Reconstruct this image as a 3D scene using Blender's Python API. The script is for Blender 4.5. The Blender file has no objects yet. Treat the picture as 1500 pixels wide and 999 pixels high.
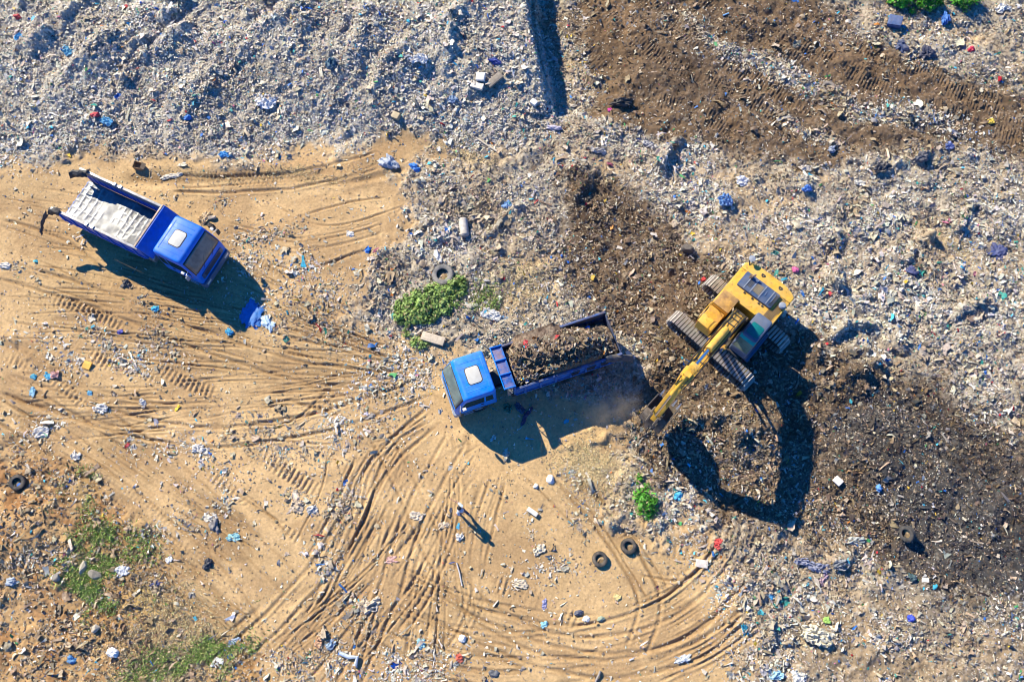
import bpy, bmesh, math, random
import numpy as np
from mathutils import Vector, Matrix, Euler

SC = bpy.context.scene
COL = SC.collection
rng = np.random.default_rng(7)
random.seed(7)
R = math.radians
PI = math.pi

# ------------------------------------------------------------------ camera, sun, sky
CAM_H, PITCH, FPX = 45.5, R(18.5), 1250.0
cd = bpy.data.cameras.new('camera'); cam = bpy.data.objects.new('camera', cd); COL.objects.link(cam)
cam.location = (0, 0, CAM_H); cam.rotation_euler = (PITCH, 0, 0)
cd.sensor_width = 36; cd.lens = FPX / 1500 * 36; cd.clip_end = 3000; cd.clip_start = .5
SC.camera = cam
_fw = np.array([0, math.sin(PITCH), -math.cos(PITCH)]); _up = np.array([0, math.cos(PITCH), math.sin(PITCH)])

def at(px, py, z=0.0):
    """a point of the photograph (1500 x 999) -> the place it shows, at height z"""
    d = _fw + np.array([1., 0, 0]) * (px - 750) / FPX - _up * (py - 499.5) / FPX
    t = (z - CAM_H) / d[2]
    return float(d[0] * t), float(d[1] * t)

SUN_AZ, SUN_EL = R(-44.6), R(37.1)          # shadows run towards SUN_AZ
sl = bpy.data.lights.new('sun', 'SUN'); so = bpy.data.objects.new('sun', sl); COL.objects.link(so)
sl.energy = 5.0; sl.angle = R(.53); sl.color = (1, .915, .71)
so.rotation_euler = Vector((math.cos(SUN_EL) * math.cos(SUN_AZ), math.cos(SUN_EL) * math.sin(SUN_AZ), -math.sin(SUN_EL))).to_track_quat('-Z', 'Y').to_euler()
so.location = (-60, 75, 60)
w = bpy.data.worlds.new('World'); SC.world = w; w.use_nodes = True
nt = w.node_tree; bg = nt.nodes['Background']; sk = nt.nodes.new('ShaderNodeTexSky')
sk.sky_type = 'NISHITA'; sk.sun_disc = False; sk.sun_elevation = SUN_EL
sk.sun_rotation = R(-45.4); sk.altitude = 300; sk.air_density = 1.0; sk.dust_density = 0.0; sk.ozone_density = 6.0
tint = nt.nodes.new('ShaderNodeMix'); tint.data_type = 'RGBA'; tint.blend_type = 'MULTIPLY'; tint.inputs[0].default_value = 1; tint.inputs[7].default_value = (.12, .68, 1.28, 1)   # a deep blue clear sky
nt.links.new(sk.outputs[0], tint.inputs[6]); nt.links.new(tint.outputs[2], bg.inputs[0]); bg.inputs[1].default_value = .102
SC.view_settings.view_transform = 'Standard'; SC.view_settings.look = 'None'
SC.view_settings.exposure = .70; SC.view_settings.gamma = 1
SC.cycles.use_denoising = True; SC.cycles.filter_width = .95
SC.cycles.max_bounces = 6; SC.cycles.diffuse_bounces = 2; SC.cycles.glossy_bounces = 3; SC.cycles.transmission_bounces = 4
SC.cycles.volume_bounces = 1; SC.cycles.caustics_reflective = False; SC.cycles.caustics_refractive = False

# ------------------------------------------------------------------ noise
TAB = np.random.default_rng(3).random((8, 256, 256)).astype(np.float32)

def vn(x, y, seed=0):
    xi = np.floor(x).astype(np.int32); yi = np.floor(y).astype(np.int32)
    fx = (x - xi).astype(np.float32); fy = (y - yi).astype(np.float32)
    fx = fx * fx * fx * (fx * (fx * 6 - 15) + 10); fy = fy * fy * fy * (fy * (fy * 6 - 15) + 10)
    T = TAB[seed % 8]; o = seed * 37
    a = T[(xi + o) & 255, (yi + o) & 255]; b = T[(xi + 1 + o) & 255, (yi + o) & 255]
    c = T[(xi + o) & 255, (yi + 1 + o) & 255]; d = T[(xi + 1 + o) & 255, (yi + 1 + o) & 255]
    return (a + (b - a) * fx) * (1 - fy) + (c + (d - c) * fx) * fy - .5

def fbm(x, y, lam, octs=4, seed=0, gain=.5):
    s = 0; a = 1.; k = 1. / lam
    for i in range(octs):
        ca, sa = math.cos(.7 * i + .3), math.sin(.7 * i + .3)
        s = s + a * vn((x * ca - y * sa) * k + 11.3 * i, (x * sa + y * ca) * k + 5.1 * i, seed + i); a *= gain; k *= 2.03
    return s

def ss(a, b, x):
    t = np.clip((x - a) / (b - a), 0, 1); return t * t * (3 - 2 * t)

# ------------------------------------------------------------------ ground grid
DX = .055
X0, X1, Y0, Y1 = -41.0, 41.0, -8.0, 47.0
cx = np.arange(X0, X1, DX); cy = np.arange(Y0, Y1, DX)
NX, NY = len(cx), len(cy)
GX, GY = np.meshgrid(cx, cy)                 # shape NY, NX
GX = GX.astype(np.float32); GY = GY.astype(np.float32)

def gs(A, x, y):
    """bilinear sample of a fine-grid array"""
    u = np.clip((np.asarray(x) - X0) / DX, 0, NX - 1.001); v = np.clip((np.asarray(y) - Y0) / DX, 0, NY - 1.001)
    i = u.astype(int); j = v.astype(int); fu = u - i; fv = v - j
    return (A[j, i] * (1 - fu) + A[j, i + 1] * fu) * (1 - fv) + (A[j + 1, i] * (1 - fu) + A[j + 1, i + 1] * fu) * fv

CDX = .25
ccx = np.arange(X0 - 2, X1 + 2, CDX); ccy = np.arange(Y0 - 2, Y1 + 2, CDX)
CX, CY = np.meshgrid(ccx, ccy)

def csamp(A, x, y):
    u = np.clip((x - ccx[0]) / CDX, 0, len(ccx) - 1.001); v = np.clip((y - ccy[0]) / CDX, 0, len(ccy) - 1.001)
    i = u.astype(np.int32); j = v.astype(np.int32); fu = u - i; fv = v - j
    return (A[j, i] * (1 - fu) + A[j, i + 1] * fu) * (1 - fv) + (A[j + 1, i] * (1 - fu) + A[j + 1, i + 1] * fu) * fv

def sdf(poly):
    """signed distance (positive inside) of a polygon given in photograph pixels, on the coarse grid"""
    P = np.array([at(*p) for p in poly]); d = np.full(CX.shape, 1e9); ins = np.zeros(CX.shape, bool)
    for a, b in zip(P, np.roll(P, -1, 0)):
        e = b - a; l2 = max(e @ e, 1e-9)
        t = np.clip(((CX - a[0]) * e[0] + (CY - a[1]) * e[1]) / l2, 0, 1)
        d = np.minimum(d, (CX - a[0] - t * e[0]) ** 2 + (CY - a[1] - t * e[1]) ** 2)
        c = (a[1] > CY) != (b[1] > CY)
        with np.errstate(divide='ignore', invalid='ignore'):
            xi = a[0] + (CY - a[1]) / (b[1] - a[1] + 1e-12) * (b[0] - a[0])
        ins ^= c & (CX < xi)
    return np.where(ins, 1, -1) * np.sqrt(d)

# ragged boundaries: sample the distance fields at warped places
WX = GX + 1.3 * fbm(GX, GY, 3.0, 4, 1); WY = GY + 1.3 * fbm(GX, GY, 3.0, 4, 4)
nz_hi = fbm(GX, GY, .5, 3, 2)

def mask(poly, soft=.6, ragged=.5):
    return ss(-soft, soft, csamp(sdf(poly), WX, WY) + ragged * nz_hi)

def blob(px, py, rx, ry, ang=0, soft=1.0):
    """an elongated patch; rx, ry in photograph pixels"""
    x, y = at(px, py); k = (CAM_H / (FPX * .96)) * 1.08
    a = R(-ang); c, s = math.cos(a), math.sin(a)
    u = ((WX - x) * c + (WY - y) * s) / (rx * k); v = (-(WX - x) * s + (WY - y) * c) / (ry * k)
    return np.exp(-(u * u + v * v) * 1.2)

M_sand = mask([(-200, 238), (60, 232), (110, 222), (180, 236), (300, 228), (400, 222), (480, 205), (560, 205), (640, 208), (640, 240), (580, 262),
               (600, 300), (620, 335), (560, 380), (520, 420), (500, 460), (560, 492), (640, 510), (700, 540), (760, 590), (860, 590), (930, 610), (915, 660),
               (900, 700), (905, 750), (960, 775), (1020, 765), (1050, 800), (1075, 850), (1085, 920), (1110, 1000), (1120, 1200), (-200, 1200)], .9, 1.3)
M_or = mask([(-200, 655), (0, 655), (70, 685), (150, 735), (215, 800), (270, 860), (330, 930), (380, 1000), (380, 1200), (-200, 1200)], .7, .8)
M_d1 = mask([(832, -80), (1090, -80), (1200, 5), (1290, 65), (1400, 100), (1560, 150), (1600, 250), (1480, 235), (1400, 225), (1300, 222), (1190, 246),
             (1080, 232), (970, 200), (880, 165), (845, 90)], .8, .9)
M_d2 = mask([(828, 250), (900, 258), (960, 315), (1040, 365), (1065, 410), (1040, 470), (1000, 480), (960, 500), (900, 480), (860, 440), (835, 400), (815, 330)], .8, .9)
M_d3 = mask([(930, 480), (1000, 450), (1130, 460), (1190, 470), (1240, 515), (1310, 545), (1400, 570), (1480, 640), (1560, 700), (1560, 900), (1440, 880),
             (1330, 830), (1250, 790), (1180, 800), (1090, 780), (1010, 740), (950, 690), (925, 640), (940, 560)], .9, 1.0)
M_d4 = np.clip(blob(1370, 690, 150, 105, 25) * 1.7 + blob(1450, 810, 100, 70, 30) * 1.3, 0, 1)       # the blackest, finest waste
M_ul = mask([(-300, -200), (785, -200), (800, 60), (825, 165), (810, 215), (700, 215), (560, 208), (430, 215), (300, 225), (120, 215), (60, 222), (-300, 225)], .4, .6)
M_strip = np.clip(blob(1120, 95, 130, 16, 30) + blob(1270, 160, 110, 18, 22) + .8 * blob(1180, 190, 60, 10, 20), 0, 1)   # pale litter left between the dozer passes
M_tan = np.zeros_like(GX)
for q in [(1060, 255, 45, 22, 10), (1130, 295, 60, 22, 10), (1210, 265, 40, 16, 20), (1110, 372, 50, 24, 0), (1245, 60, 30, 10, 20), (1420, 60, 50, 20, 20), (1400, 375, 40, 18, 30), (780, 190, 60, 14, 0),
          (700, 225, 60, 20, -10), (790, 390, 60, 20, -10), (770, 440, 60, 26, 0), (300, 90, 28, 10, -20), (590, 50, 18, 40, 0), (1210, 800, 40, 30, 0),
          (1220, 915, 60, 18, 10), (1330, 970, 120, 22, 0), (1480, 960, 70, 24, 0), (1290, 880, 60, 14, 20), (1180, 690, 40, 60, 10), (1040, 500, 20, 26, 40), (880, 230, 40, 18, 20)]:
    M_tan = np.maximum(M_tan, blob(*q))
M_wht = np.zeros_like(GX)
for q in [(1360, 450, 140, 90, 20), (1250, 330, 90, 50, 0), (960, 215, 90, 40, 20), (1020, 290, 50, 30, 0), (650, 330, 70, 40, -10), (560, 440, 60, 30, 20), (1440, 320, 80, 50, 0), (1130, 900, 60, 40, -40), (1000, 720, 50, 30, 0)]:
    M_wht = np.maximum(M_wht, blob(*q))
M_dryg = np.clip(blob(870, 690, 50, 34, 10) + .8 * blob(770, 420, 60, 30, 0) + blob(260, 920, 60, 50, 30) + .6 * blob(400, 255, 130, 12, -3) + .6 * blob(200, 970, 60, 30, 0) + .7 * blob(670, 225, 50, 18, 0) + .5 * blob(1405, 372, 40, 18, 30), 0, 1)
M_grass = np.clip(blob(155, 805, 40, 26, 10) + blob(140, 870, 46, 22, 40) + blob(210, 870, 18, 44, 0) + .9 * blob(270, 955, 60, 14, -25) + .6 * blob(105, 735, 18, 20, 0) + .6 * blob(715, 437, 16, 22, 0) + .5 * blob(340, 960, 24, 22, 0), 0, 1)
M_dark = np.clip(np.maximum(np.maximum(M_d1, M_d2), M_d3) * (1 - .75 * M_strip), 0, 1) * (1 - .4 * M_tan)
M_sand = M_sand * (1 - .9 * M_d2)
M_trash = np.clip(1 - M_sand, 0, 1)

# ------------------------------------------------------------------ relief
HT = .30 * fbm(GX, GY, 11, 2, 5) * (1 - .6 * M_sand)
# the terrace of old waste in the far corner, its steep side to the right
ledge = csamp(sdf([(-300, -300), (772, -300), (782, 0), (790, 60), (800, 120), (812, 172), (700, 225), (430, 222), (120, 228), (-300, 228)]), WX * .25 + GX * .75, WY * .25 + GY * .75)
low = .75 * np.clip((GY + .8 * fbm(GX, GY, 4, 2, 6) - 28.0) / 6.0, 0, 1) + .25 * ss(28, 38, GY)
xr = np.interp(GY, [at(812, 172)[1], at(800, 120)[1], at(790, 60)[1], at(782, 0)[1], 47], [at(812, 172)[0], at(800, 120)[0], at(790, 60)[0], at(782, 0)[0], at(775, 0)[0]])
edge = ss(.15, .75, xr - GX + .35 * fbm(GX, GY, 1.4, 3, 3))
edge_low = np.where(GY < at(812, 172)[1], ss(-.2, 2.5, xr - GX), edge)
pit = np.where(GX > xr, np.exp(-((GX - xr) / 4.5) ** 2), 0) * ss(29.0, 30.6, GY)
pit = pit * ss(-.1, .5, GX - xr + .3 * fbm(GX, GY, 1.2, 2, 5))
HT = HT - .95 * pit
HT = HT + 1.7 * low * edge_low * ss(-30, -2, GX * .8 + 3)
HT = HT + .7 * low * (edge_low) * (1 - ss(-30, -2, GX * .8 + 3))
# windrows running up to the right
u = (GX - .95 * GY) / 1.38 + 1.6 * fbm(GX, GY, 6, 3, 2)
wr = M_ul * low
tri = np.abs(((u / 3.6) % 1) - .3); saw = np.where(((u / 3.6) % 1) < .3, 1 - tri / .3, 1 - tri / .7)
HT = HT + wr * .55 * saw * np.clip(.55 + 2.2 * fbm(GX, GY, 3.5, 3, 7), 0, 1.3) * ss(2, -6, GX)
HT = HT + M_ul * .20 * np.abs(fbm(u * 2.2, GX + GY, 2.2, 2, 1))
# lumps
rug = M_trash * (1 - .25 * M_tan)
HT = HT + rug * ((.40 - .28 * M_ul) * np.abs(fbm(GX, GY, 2.6, 3, 6)) + (.17 - .08 * M_ul) * fbm(GX, GY, .9, 3, 1) + .11 * fbm(GX, GY, .32, 2, 5) - .04)
pits = (1 - M_ul) * M_trash * (1 - M_tan) * (1 - M_d1) * (.35 + .65 * np.clip(M_wht + .6 * M_d3 * (1 - M_d4), 0, 1))
HT = HT + pits * (.75 * np.abs(fbm(GX + .5 * GY, GY, 2.1, 3, 2)) - .12)
HT = HT + M_d3 * (1 - M_d4) * .22 * np.abs(fbm(GX, GY, 1.5, 3, 4))
HT = HT + M_or * (1 - .7 * np.clip(M_dryg, 0, 1)) * (.24 * np.abs(fbm(GX, GY, 1.2, 4, 3)) + .09 * fbm(GX, GY, .28, 2, 2))
HT = HT + M_sand * ((.03 * fbm(GX, GY, .7, 4, 4)) + .012 * vn(GX * 5, GY * 5, 6))
bank = blob(1215, 505, 45, 40, 20) + .7 * blob(1265, 560, 40, 30, 0) + .8 * blob(1090, 645, 60, 24, -10)
HT = HT + .35 * bank
for (px, py, r, h) in [(840, 255, 1.0, .55), (960, 605, 1.0, .0), (1080, 610, 1.2, .35), (905, 150, .8, .5), (30, 790, 1.6, .5), (430, 850, .1, 0)]:
    x, y = at(px, py); HT = HT + h * np.exp(-((GX - x) ** 2 + (GY - y) ** 2) / r ** 2)

def spline(pts, n=14):
    P = np.array(pts, float); P = np.vstack([2 * P[0] - P[1], P, 2 * P[-1] - P[-2]]); out = []
    for i in range(1, len(P) - 2):
        a, b, c, d = P[i - 1:i + 3]
        for t in np.linspace(0, 1, n, endpoint=False):
            out.append(.5 * ((2 * b) + (c - a) * t + (2 * a - 5 * b + 4 * c - d) * t * t + (3 * b - a - 3 * c + d) * t ** 3))
    out.append(P[-2]); return np.array(out)

SOIL = np.zeros_like(GX)                     # freshly turned, darker soil
def along(px_pts, reach):
    """distance d across, s along and the end fade of a line on the ground; yields windows of the grid"""
    C = spline([at(*p) for p in px_pts])
    lo = C.min(0) - reach; hi = C.max(0) + reach
    i0, i1 = [int(np.clip((v - X0) / DX, 0, NX)) for v in (lo[0], hi[0])]; j0, j1 = [int(np.clip((v - Y0) / DX, 0, NY)) for v in (lo[1], hi[1])]
    if i1 <= i0 or j1 <= j0: return None
    x = GX[j0:j1, i0:i1]; y = GY[j0:j1, i0:i1]
    D = np.full(x.shape, 9., np.float32); S = np.zeros(x.shape, np.float32); s0 = 0
    for a, b in zip(C[:-1], C[1:]):
        e = b - a; l = math.hypot(*e)
        if l < 1e-6: continue
        k0 = int(np.clip((min(a[0], b[0]) - reach - lo[0]) / DX - 1, 0, i1 - i0)); k1 = int(np.clip((max(a[0], b[0]) + reach - lo[0]) / DX + 2, 0, i1 - i0))
        m0 = int(np.clip((min(a[1], b[1]) - reach - lo[1]) / DX - 1, 0, j1 - j0)); m1 = int(np.clip((max(a[1], b[1]) + reach - lo[1]) / DX + 2, 0, j1 - j0))
        xx = x[m0:m1, k0:k1]; yy = y[m0:m1, k0:k1]
        if xx.size == 0: continue
        t = np.clip(((xx - a[0]) * e[0] + (yy - a[1]) * e[1]) / (l * l), 0, 1)
        dx_ = xx - a[0] - t * e[0]; dy_ = yy - a[1] - t * e[1]; d = np.hypot(dx_, dy_)
        sg = np.sign(e[0] * dy_ - e[1] * dx_); near = d < np.abs(D[m0:m1, k0:k1])
        D[m0:m1, k0:k1] = np.where(near, d * sg, D[m0:m1, k0:k1]); S[m0:m1, k0:k1] = np.where(near, s0 + t * l, S[m0:m1, k0:k1]); s0 += l
    return (slice(j0, j1), slice(i0, i1)), D, S, ss(0, .8, S) * ss(0, .8, s0 - S)

def rut(pts, w=.12, depth=.07, soil=.5, tread=0, period=.28, offs=(0,), broken=.5):
    r = along(pts, max(1.2, max(abs(o) for o in offs) + 4 * w))
    if r is None: return
    win, D, S, f = r
    wob = .10 * fbm(GX[win], GY[win], 1.7, 2, 3)
    br = np.clip(.5 + broken * 3 * fbm(GX[win], GY[win], 2.2, 2, 6) + (1 - broken) * .3, .08, 1)
    for o in offs:
        d = np.abs(D - o + wob)
        g = np.exp(-(d / w) ** 2) * f * br
        HT[win] += -depth * .74 * g + .30 * depth * np.exp(-((d - 2.1 * w) / (w * .8)) ** 2) * f * br
        SOIL[win] = np.maximum(SOIL[win], soil * g)
        if tread:
            m = ss(w * 1.25, w, d) * f * np.clip(.6 + 2 * fbm(GX[win], GY[win], 1.6, 2, 4), .1, 1)
            HT[win] += tread * m * np.sin(2 * PI * S / period + D * 1.2)

def berm(pts, w=.3, h=.25, soil=.2):
    r = along(pts, 1.5 + 2 * w)
    win, D, S, f = r
    d = np.abs(D + .5 * fbm(GX[win], GY[win], .9, 3, 3))
    g = np.exp(-(d / w) ** 2) * f * np.clip(.6 + 1.6 * fbm(GX[win], GY[win], .8, 2, 5), .1, 1.4)
    HT[win] += h * g; SOIL[win] = np.maximum(SOIL[win], soil * np.exp(-(d / w) ** 2) * f)

THIN = [[(180, 485), (260, 497), (340, 520), (430, 545)], [(0, 410), (70, 422), (150, 445), (200, 452)], [(0, 470), (90, 480), (200, 500), (310, 530)], [(120, 625), (220, 632), (320, 622), (420, 618), (490, 565)],
        [(100, 612), (200, 640), (300, 655), (380, 645), (470, 650), (560, 645), (640, 600)], [(275, 570), (360, 578), (430, 570), (480, 560)], [(400, 300), (470, 330), (540, 320), (600, 300)], [(330, 330), (400, 350), (470, 352), (560, 330)],
        [(390, 385), (450, 395), (520, 372), (590, 350)], [(430, 320), (500, 300), (570, 290)], [(450, 390), (480, 385), (510, 378)], [(250, 275), (330, 272), (420, 266), (500, 258), (560, 240)],
        [(0, 330), (60, 350), (100, 362)], [(0, 290), (60, 300)], [(0, 360), (70, 388), (140, 420)], [(500, 520), (570, 530), (640, 545)], [(590, 490), (640, 500), (720, 490), (790, 470)], [(560, 560), (610, 570), (650, 585)],
        [(690, 640), (610, 705), (565, 790), (535, 880), (480, 960), (430, 1020)], [(640, 610), (570, 660), (540, 740), (505, 820), (470, 900), (400, 980)], [(560, 640), (520, 700), (490, 770), (440, 840), (380, 890), (300, 960), (250, 1020)],
        [(530, 650), (500, 720), (460, 800), (400, 870), (330, 930)], [(620, 660), (590, 740), (575, 820), (540, 930), (520, 1010)], [(700, 660), (650, 740), (610, 830), (600, 920), (590, 1000)], [(720, 690), (690, 800), (690, 880), (650, 960)],
        [(650, 650), (570, 740), (500, 850), (430, 940), (370, 1000)], [(590, 650), (545, 730), (525, 800)], [(660, 700), (620, 760), (590, 850)], [(480, 660), (470, 720), (430, 800)], [(740, 700), (720, 790), (700, 870)],
        [(560, 850), (640, 880), (740, 920), (850, 935), (960, 905), (1040, 860), (1085, 790)], [(590, 830), (680, 870), (760, 890), (850, 900), (950, 880), (1020, 835), (1060, 775)], [(600, 930), (720, 960), (860, 965), (990, 940), (1070, 880), (1110, 800)],
        [(690, 950), (800, 985), (930, 985), (1040, 945), (1100, 880)], [(570, 880), (680, 930), (800, 955), (900, 955)], [(640, 860), (720, 895), (800, 908)], [(900, 990), (1020, 965), (1090, 910)], [(1010, 960), (1060, 930), (1100, 860), (1125, 790)],
        [(790, 690), (870, 755), (920, 830), (955, 890)], [(830, 690), (900, 750), (960, 830), (985, 880)], [(760, 690), (820, 750), (870, 800)], [(950, 780), (1000, 790), (1050, 770)], [(940, 800), (1000, 820), (1050, 800)], [(930, 840), (990, 850), (1040, 830)],
        [(430, 930), (500, 860), (560, 760)], [(390, 970), (460, 890), (520, 790), (560, 690)], [(110, 560), (200, 585), (290, 595)], [(310, 690), (380, 740), (440, 800)], [(280, 680), (340, 720), (420, 770)], [(260, 740), (310, 790), (380, 850)],
        [(340, 460), (420, 480), (500, 500)], [(420, 540), (460, 570), (490, 600)], [(20, 545), (80, 555), (150, 580)], [(330, 590), (370, 630), (400, 660)], [(210, 560), (300, 610), (350, 640)]]
for t in THIN: rut(t, random.uniform(.045, .075), random.uniform(.045, .08), 1, broken=.45)
for k in range(46):                          # faint wheel scratches that follow the fan of tracks
    b = random.choice([18, 19, 20, 21, 22, 23, 24, 30, 31, 32, 33, 3, 4, 6, 7, 8, 44, 45])
    o = np.array([random.uniform(-26, 26), random.uniform(-16, 16)])
    rut([tuple(np.array(p) + o) for p in THIN[b]], random.uniform(.05, .09), random.uniform(.025, .05), .4)
for k in range(78):                          # passes that come in from the left and meet where the trucks turn
    y0_ = random.uniform(270, 640); a_ = random.uniform(.0, .35); L_ = random.uniform(.45, 1.0)
    pts_ = [(640 * t_, y0_ + (550 + random.uniform(-2, 2) - y0_) * t_ ** 1.5 + 40 * math.sin(t_ * 3 + y0_) * .5) for t_ in np.linspace(a_, L_, 6)]
    rut(pts_, random.uniform(.04, .065), random.uniform(.04, .085), random.uniform(.6, 1), broken=.45)
for k in range(60):                          # passes down the diagonal road and the fan
    if k % 2: o_ = random.uniform(-50, 90); pts_ = [(x_ + random.uniform(-5, 5), 560 + o_ + (x_ + 20) * (.62 + .1 * k / 26) + random.uniform(-5, 5)) for x_ in np.linspace(random.uniform(0, 120), random.uniform(250, 440), 5)]
    else: b_ = random.uniform(260, 730); t0_ = random.uniform(0, .4); pts_ = [(655 + (b_ - 655) * t_ ** 1.25 + 60 * math.sin(PI * t_) * (b_ < 560), 610 + 410 * t_) for t_ in np.linspace(t0_, random.uniform(.6, 1), 6)]
    rut(pts_, random.uniform(.04, .065), random.uniform(.04, .085), random.uniform(.6, 1), broken=.45)
for k in range(24):                          # the outer turning circle
    o_ = random.uniform(-30, 120); pts_ = [(760 + (330 + o_) * math.cos(a_), 740 + (205 + o_ * .8) * math.sin(a_)) for a_ in np.linspace(random.uniform(-.1, .5), random.uniform(1.2, 2.4), 7)]
    rut(pts_, random.uniform(.045, .07), random.uniform(.04, .08), random.uniform(.6, 1), broken=.45)
for k in range(46):                          # whole wheel passes: broad, roughened, darker bands, mostly in pairs
    m_ = k % 3
    if m_ == 0:
        y0_ = random.uniform(280, 620); pts_ = [(640 * t_, y0_ + (552 - y0_) * t_ ** 1.5) for t_ in np.linspace(random.uniform(0, .4), random.uniform(.6, 1), 5)]
    elif m_ == 1:
        o_ = random.uniform(-40, 100); pts_ = [(x_, 560 + o_ + (x_ + 20) * .66) for x_ in np.linspace(random.uniform(0, 100), random.uniform(280, 430), 5)]
    else:
        b_ = random.uniform(240, 720); pts_ = [(655 + (b_ - 655) * t_ ** 1.25 + 60 * math.sin(PI * t_) * (b_ < 560), 610 + 410 * t_) for t_ in np.linspace(random.uniform(0, .4), random.uniform(.7, 1), 6)]
    rut(pts_, random.uniform(.16, .3), random.uniform(.01, .03), random.uniform(.35, .7), random.choice([0, 0, 0, 0, 0, .014]), .26, (-.9, .9) if k % 2 else (0,), broken=1.0)
for t, w_, dp in [([(0, 575), (50, 592), (110, 612), (180, 625)], .2, .16), ([(0, 645), (70, 665), (130, 705), (190, 755), (240, 800)], .35, .16), ([(90, 690), (160, 720), (220, 770), (290, 840), (350, 910)], .3, .14), ([(200, 650), (260, 700), (330, 760), (390, 830)], .25, .09),
                  ([(0, 495), (60, 530), (110, 560), (160, 590)], .3, .1), ([(310, 740), (360, 790), (400, 830)], .3, .08), ([(240, 690), (330, 750), (400, 800)], .2, .06), ([(820, 690), (890, 740), (940, 800)], .3, .1), ([(470, 270), (540, 262), (600, 245)], .2, .1),
                  ([(180, 262), (260, 262), (340, 258), (440, 255), (520, 240)], .35, .1), ([(250, 700), (340, 800), (400, 880)], .35, .1)]:
    rut(t, w_, dp * 1.25, 1, broken=.3)
for t, w_, p_, a_ in [([(70, 435), (120, 452), (190, 482)], .26, .3, .05), ([(40, 484), (100, 505), (170, 540)], .26, .3, .04), ([(225, 535), (270, 560), (320, 578)], .3, .3, .05), ([(355, 655), (410, 685), (470, 722)], .35, .3, .05), ([(345, 715), (390, 755), (445, 797)], .26, .3, .05),
                      ([(720, 852), (780, 875), (855, 915)], .38, .3, .06), ([(560, 240), (470, 258), (330, 268)], .3, .25, .03), ([(0, 520), (60, 545), (130, 600)], .25, .3, .03), ([(300, 690), (350, 725), (420, 775)], .25, .3, .035), ([(850, 700), (900, 760), (940, 830)], .22, .3, .03), ([(930, 770), (990, 775), (1050, 770)], .3, .3, .05), ([(940, 830), (985, 845), (1020, 830)], .3, .3, .05), ([(440, 600), (520, 590), (600, 570)], .2, .3, .025), ([(300, 255), (400, 262), (500, 250)], .3, .25, .03), ([(950, 800), (1010, 815), (1050, 850)], .35, .3, .04), ([(110, 505), (180, 535), (240, 560)], .2, .3, .03)]:
    rut(t, w_, .03, .3, a_, p_, broken=.2)
# the long main wheel tracks, mostly as pairs a truck's width apart
for t, of_ in [([(0, 395), (150, 440), (300, 500), (450, 545), (580, 560)], 1), ([(0, 560), (150, 612), (300, 640), (450, 622), (560, 590), (640, 560)], 1), ([(-20, 590), (110, 675), (240, 775), (340, 875), (400, 1000)], 1), ([(60, 560), (200, 650), (330, 760), (440, 870)], 1),
               ([(645, 600), (560, 680), (500, 790), (410, 900), (270, 1020)], 1), ([(670, 640), (605, 760), (565, 880), (500, 1020)], 1), ([(420, 570), (530, 610), (590, 700), (640, 810), (720, 905), (850, 950), (980, 925), (1070, 850), (1105, 775)], 1), ([(0, 320), (90, 350), (160, 400)], 0),
               ([(820, 690), (905, 790), (950, 880), (930, 960)], 1), ([(590, 840), (700, 890), (830, 915), (950, 890), (1030, 830)], 0), ([(620, 880), (740, 940), (880, 975), (1010, 950), (1090, 890)], 1), ([(340, 470), (450, 500), (560, 520), (640, 545)], 0), ([(250, 268), (340, 270), (440, 262), (560, 235)], 1)]:
    rut(t, .085, .11, 1, 0, .28, (-.55, .55) if of_ else (0,), broken=.22)
for t in [[(1195, 497), (1240, 478), (1290, 482)], [(1220, 560), (1262, 540), (1300, 545)], [(1060, 650), (1090, 630), (1130, 625)], [(1000, 625), (1030, 612), (1060, 618)], [(1240, 520), (1280, 512)]]: berm(t, .4, .75, 0)
# dozer tracks pressed into the dark strip
for t in [[(1130, -20), (1220, 45), (1330, 105), (1540, 190)], [(1090, 10), (1190, 75), (1290, 130), (1420, 175), (1540, 220)], [(880, 10), (960, 80), (1060, 130), (1170, 190)], [(850, 60), (930, 130), (1020, 165), (1100, 210)], [(930, -10), (1020, 60), (1110, 120), (1230, 190)],
          [(1010, -20), (1100, 50), (1180, 100)], [(1330, 90), (1420, 130), (1530, 165)], [(1200, 150), (1320, 185), (1450, 215)]]:
    rut(t, .5, .07, .3, .034, .21, broken=.1)
for t in [[(200, 20), (190, 110)], [(560, 0), (545, 90), (540, 150)], [(680, 10), (690, 100)]]: rut(t, .3, .1, .2, .03, .25)
berm([(812, 662), (850, 648), (890, 636), (932, 622)], .3, .35, .2)
berm([(785, 640), (792, 652), (800, 672)], .12, .3, .1)
berm([(0, 480), (40, 520), (90, 550)], .3, .15); berm([(110, 690), (180, 750), (240, 810)], .25, .15); berm([(940, 770), (1000, 785), (1050, 780)], .3, .15)
berm([(640, 500), (700, 492), (760, 478)], .2, .15); berm([(960, 330), (1000, 365), (1040, 390)], .35, .2, .1)
for t, h_ in [([(172, 140), (205, 105), (235, 72), (262, 40), (285, 12), (305, -15)], 1.0), ([(35, 168), (60, 155), (95, 135)], .6), ([(48, 95), (85, 68), (122, 38), (150, 8)], .7), ([(365, 60), (395, 30), (420, 0)], .7), ([(0, 60), (30, 35), (70, 0)], .5),
              ([(300, 150), (340, 110), (380, 85)], .45), ([(648, 135), (662, 90), (668, 40), (672, 0)], .6), ([(545, 110), (552, 60), (560, 0)], .4), ([(120, 190), (160, 165), (200, 150)], .4), ([(470, 120), (500, 80), (520, 40)], .4)]:
    berm(t, .5, h_ * .55, 0)
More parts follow.
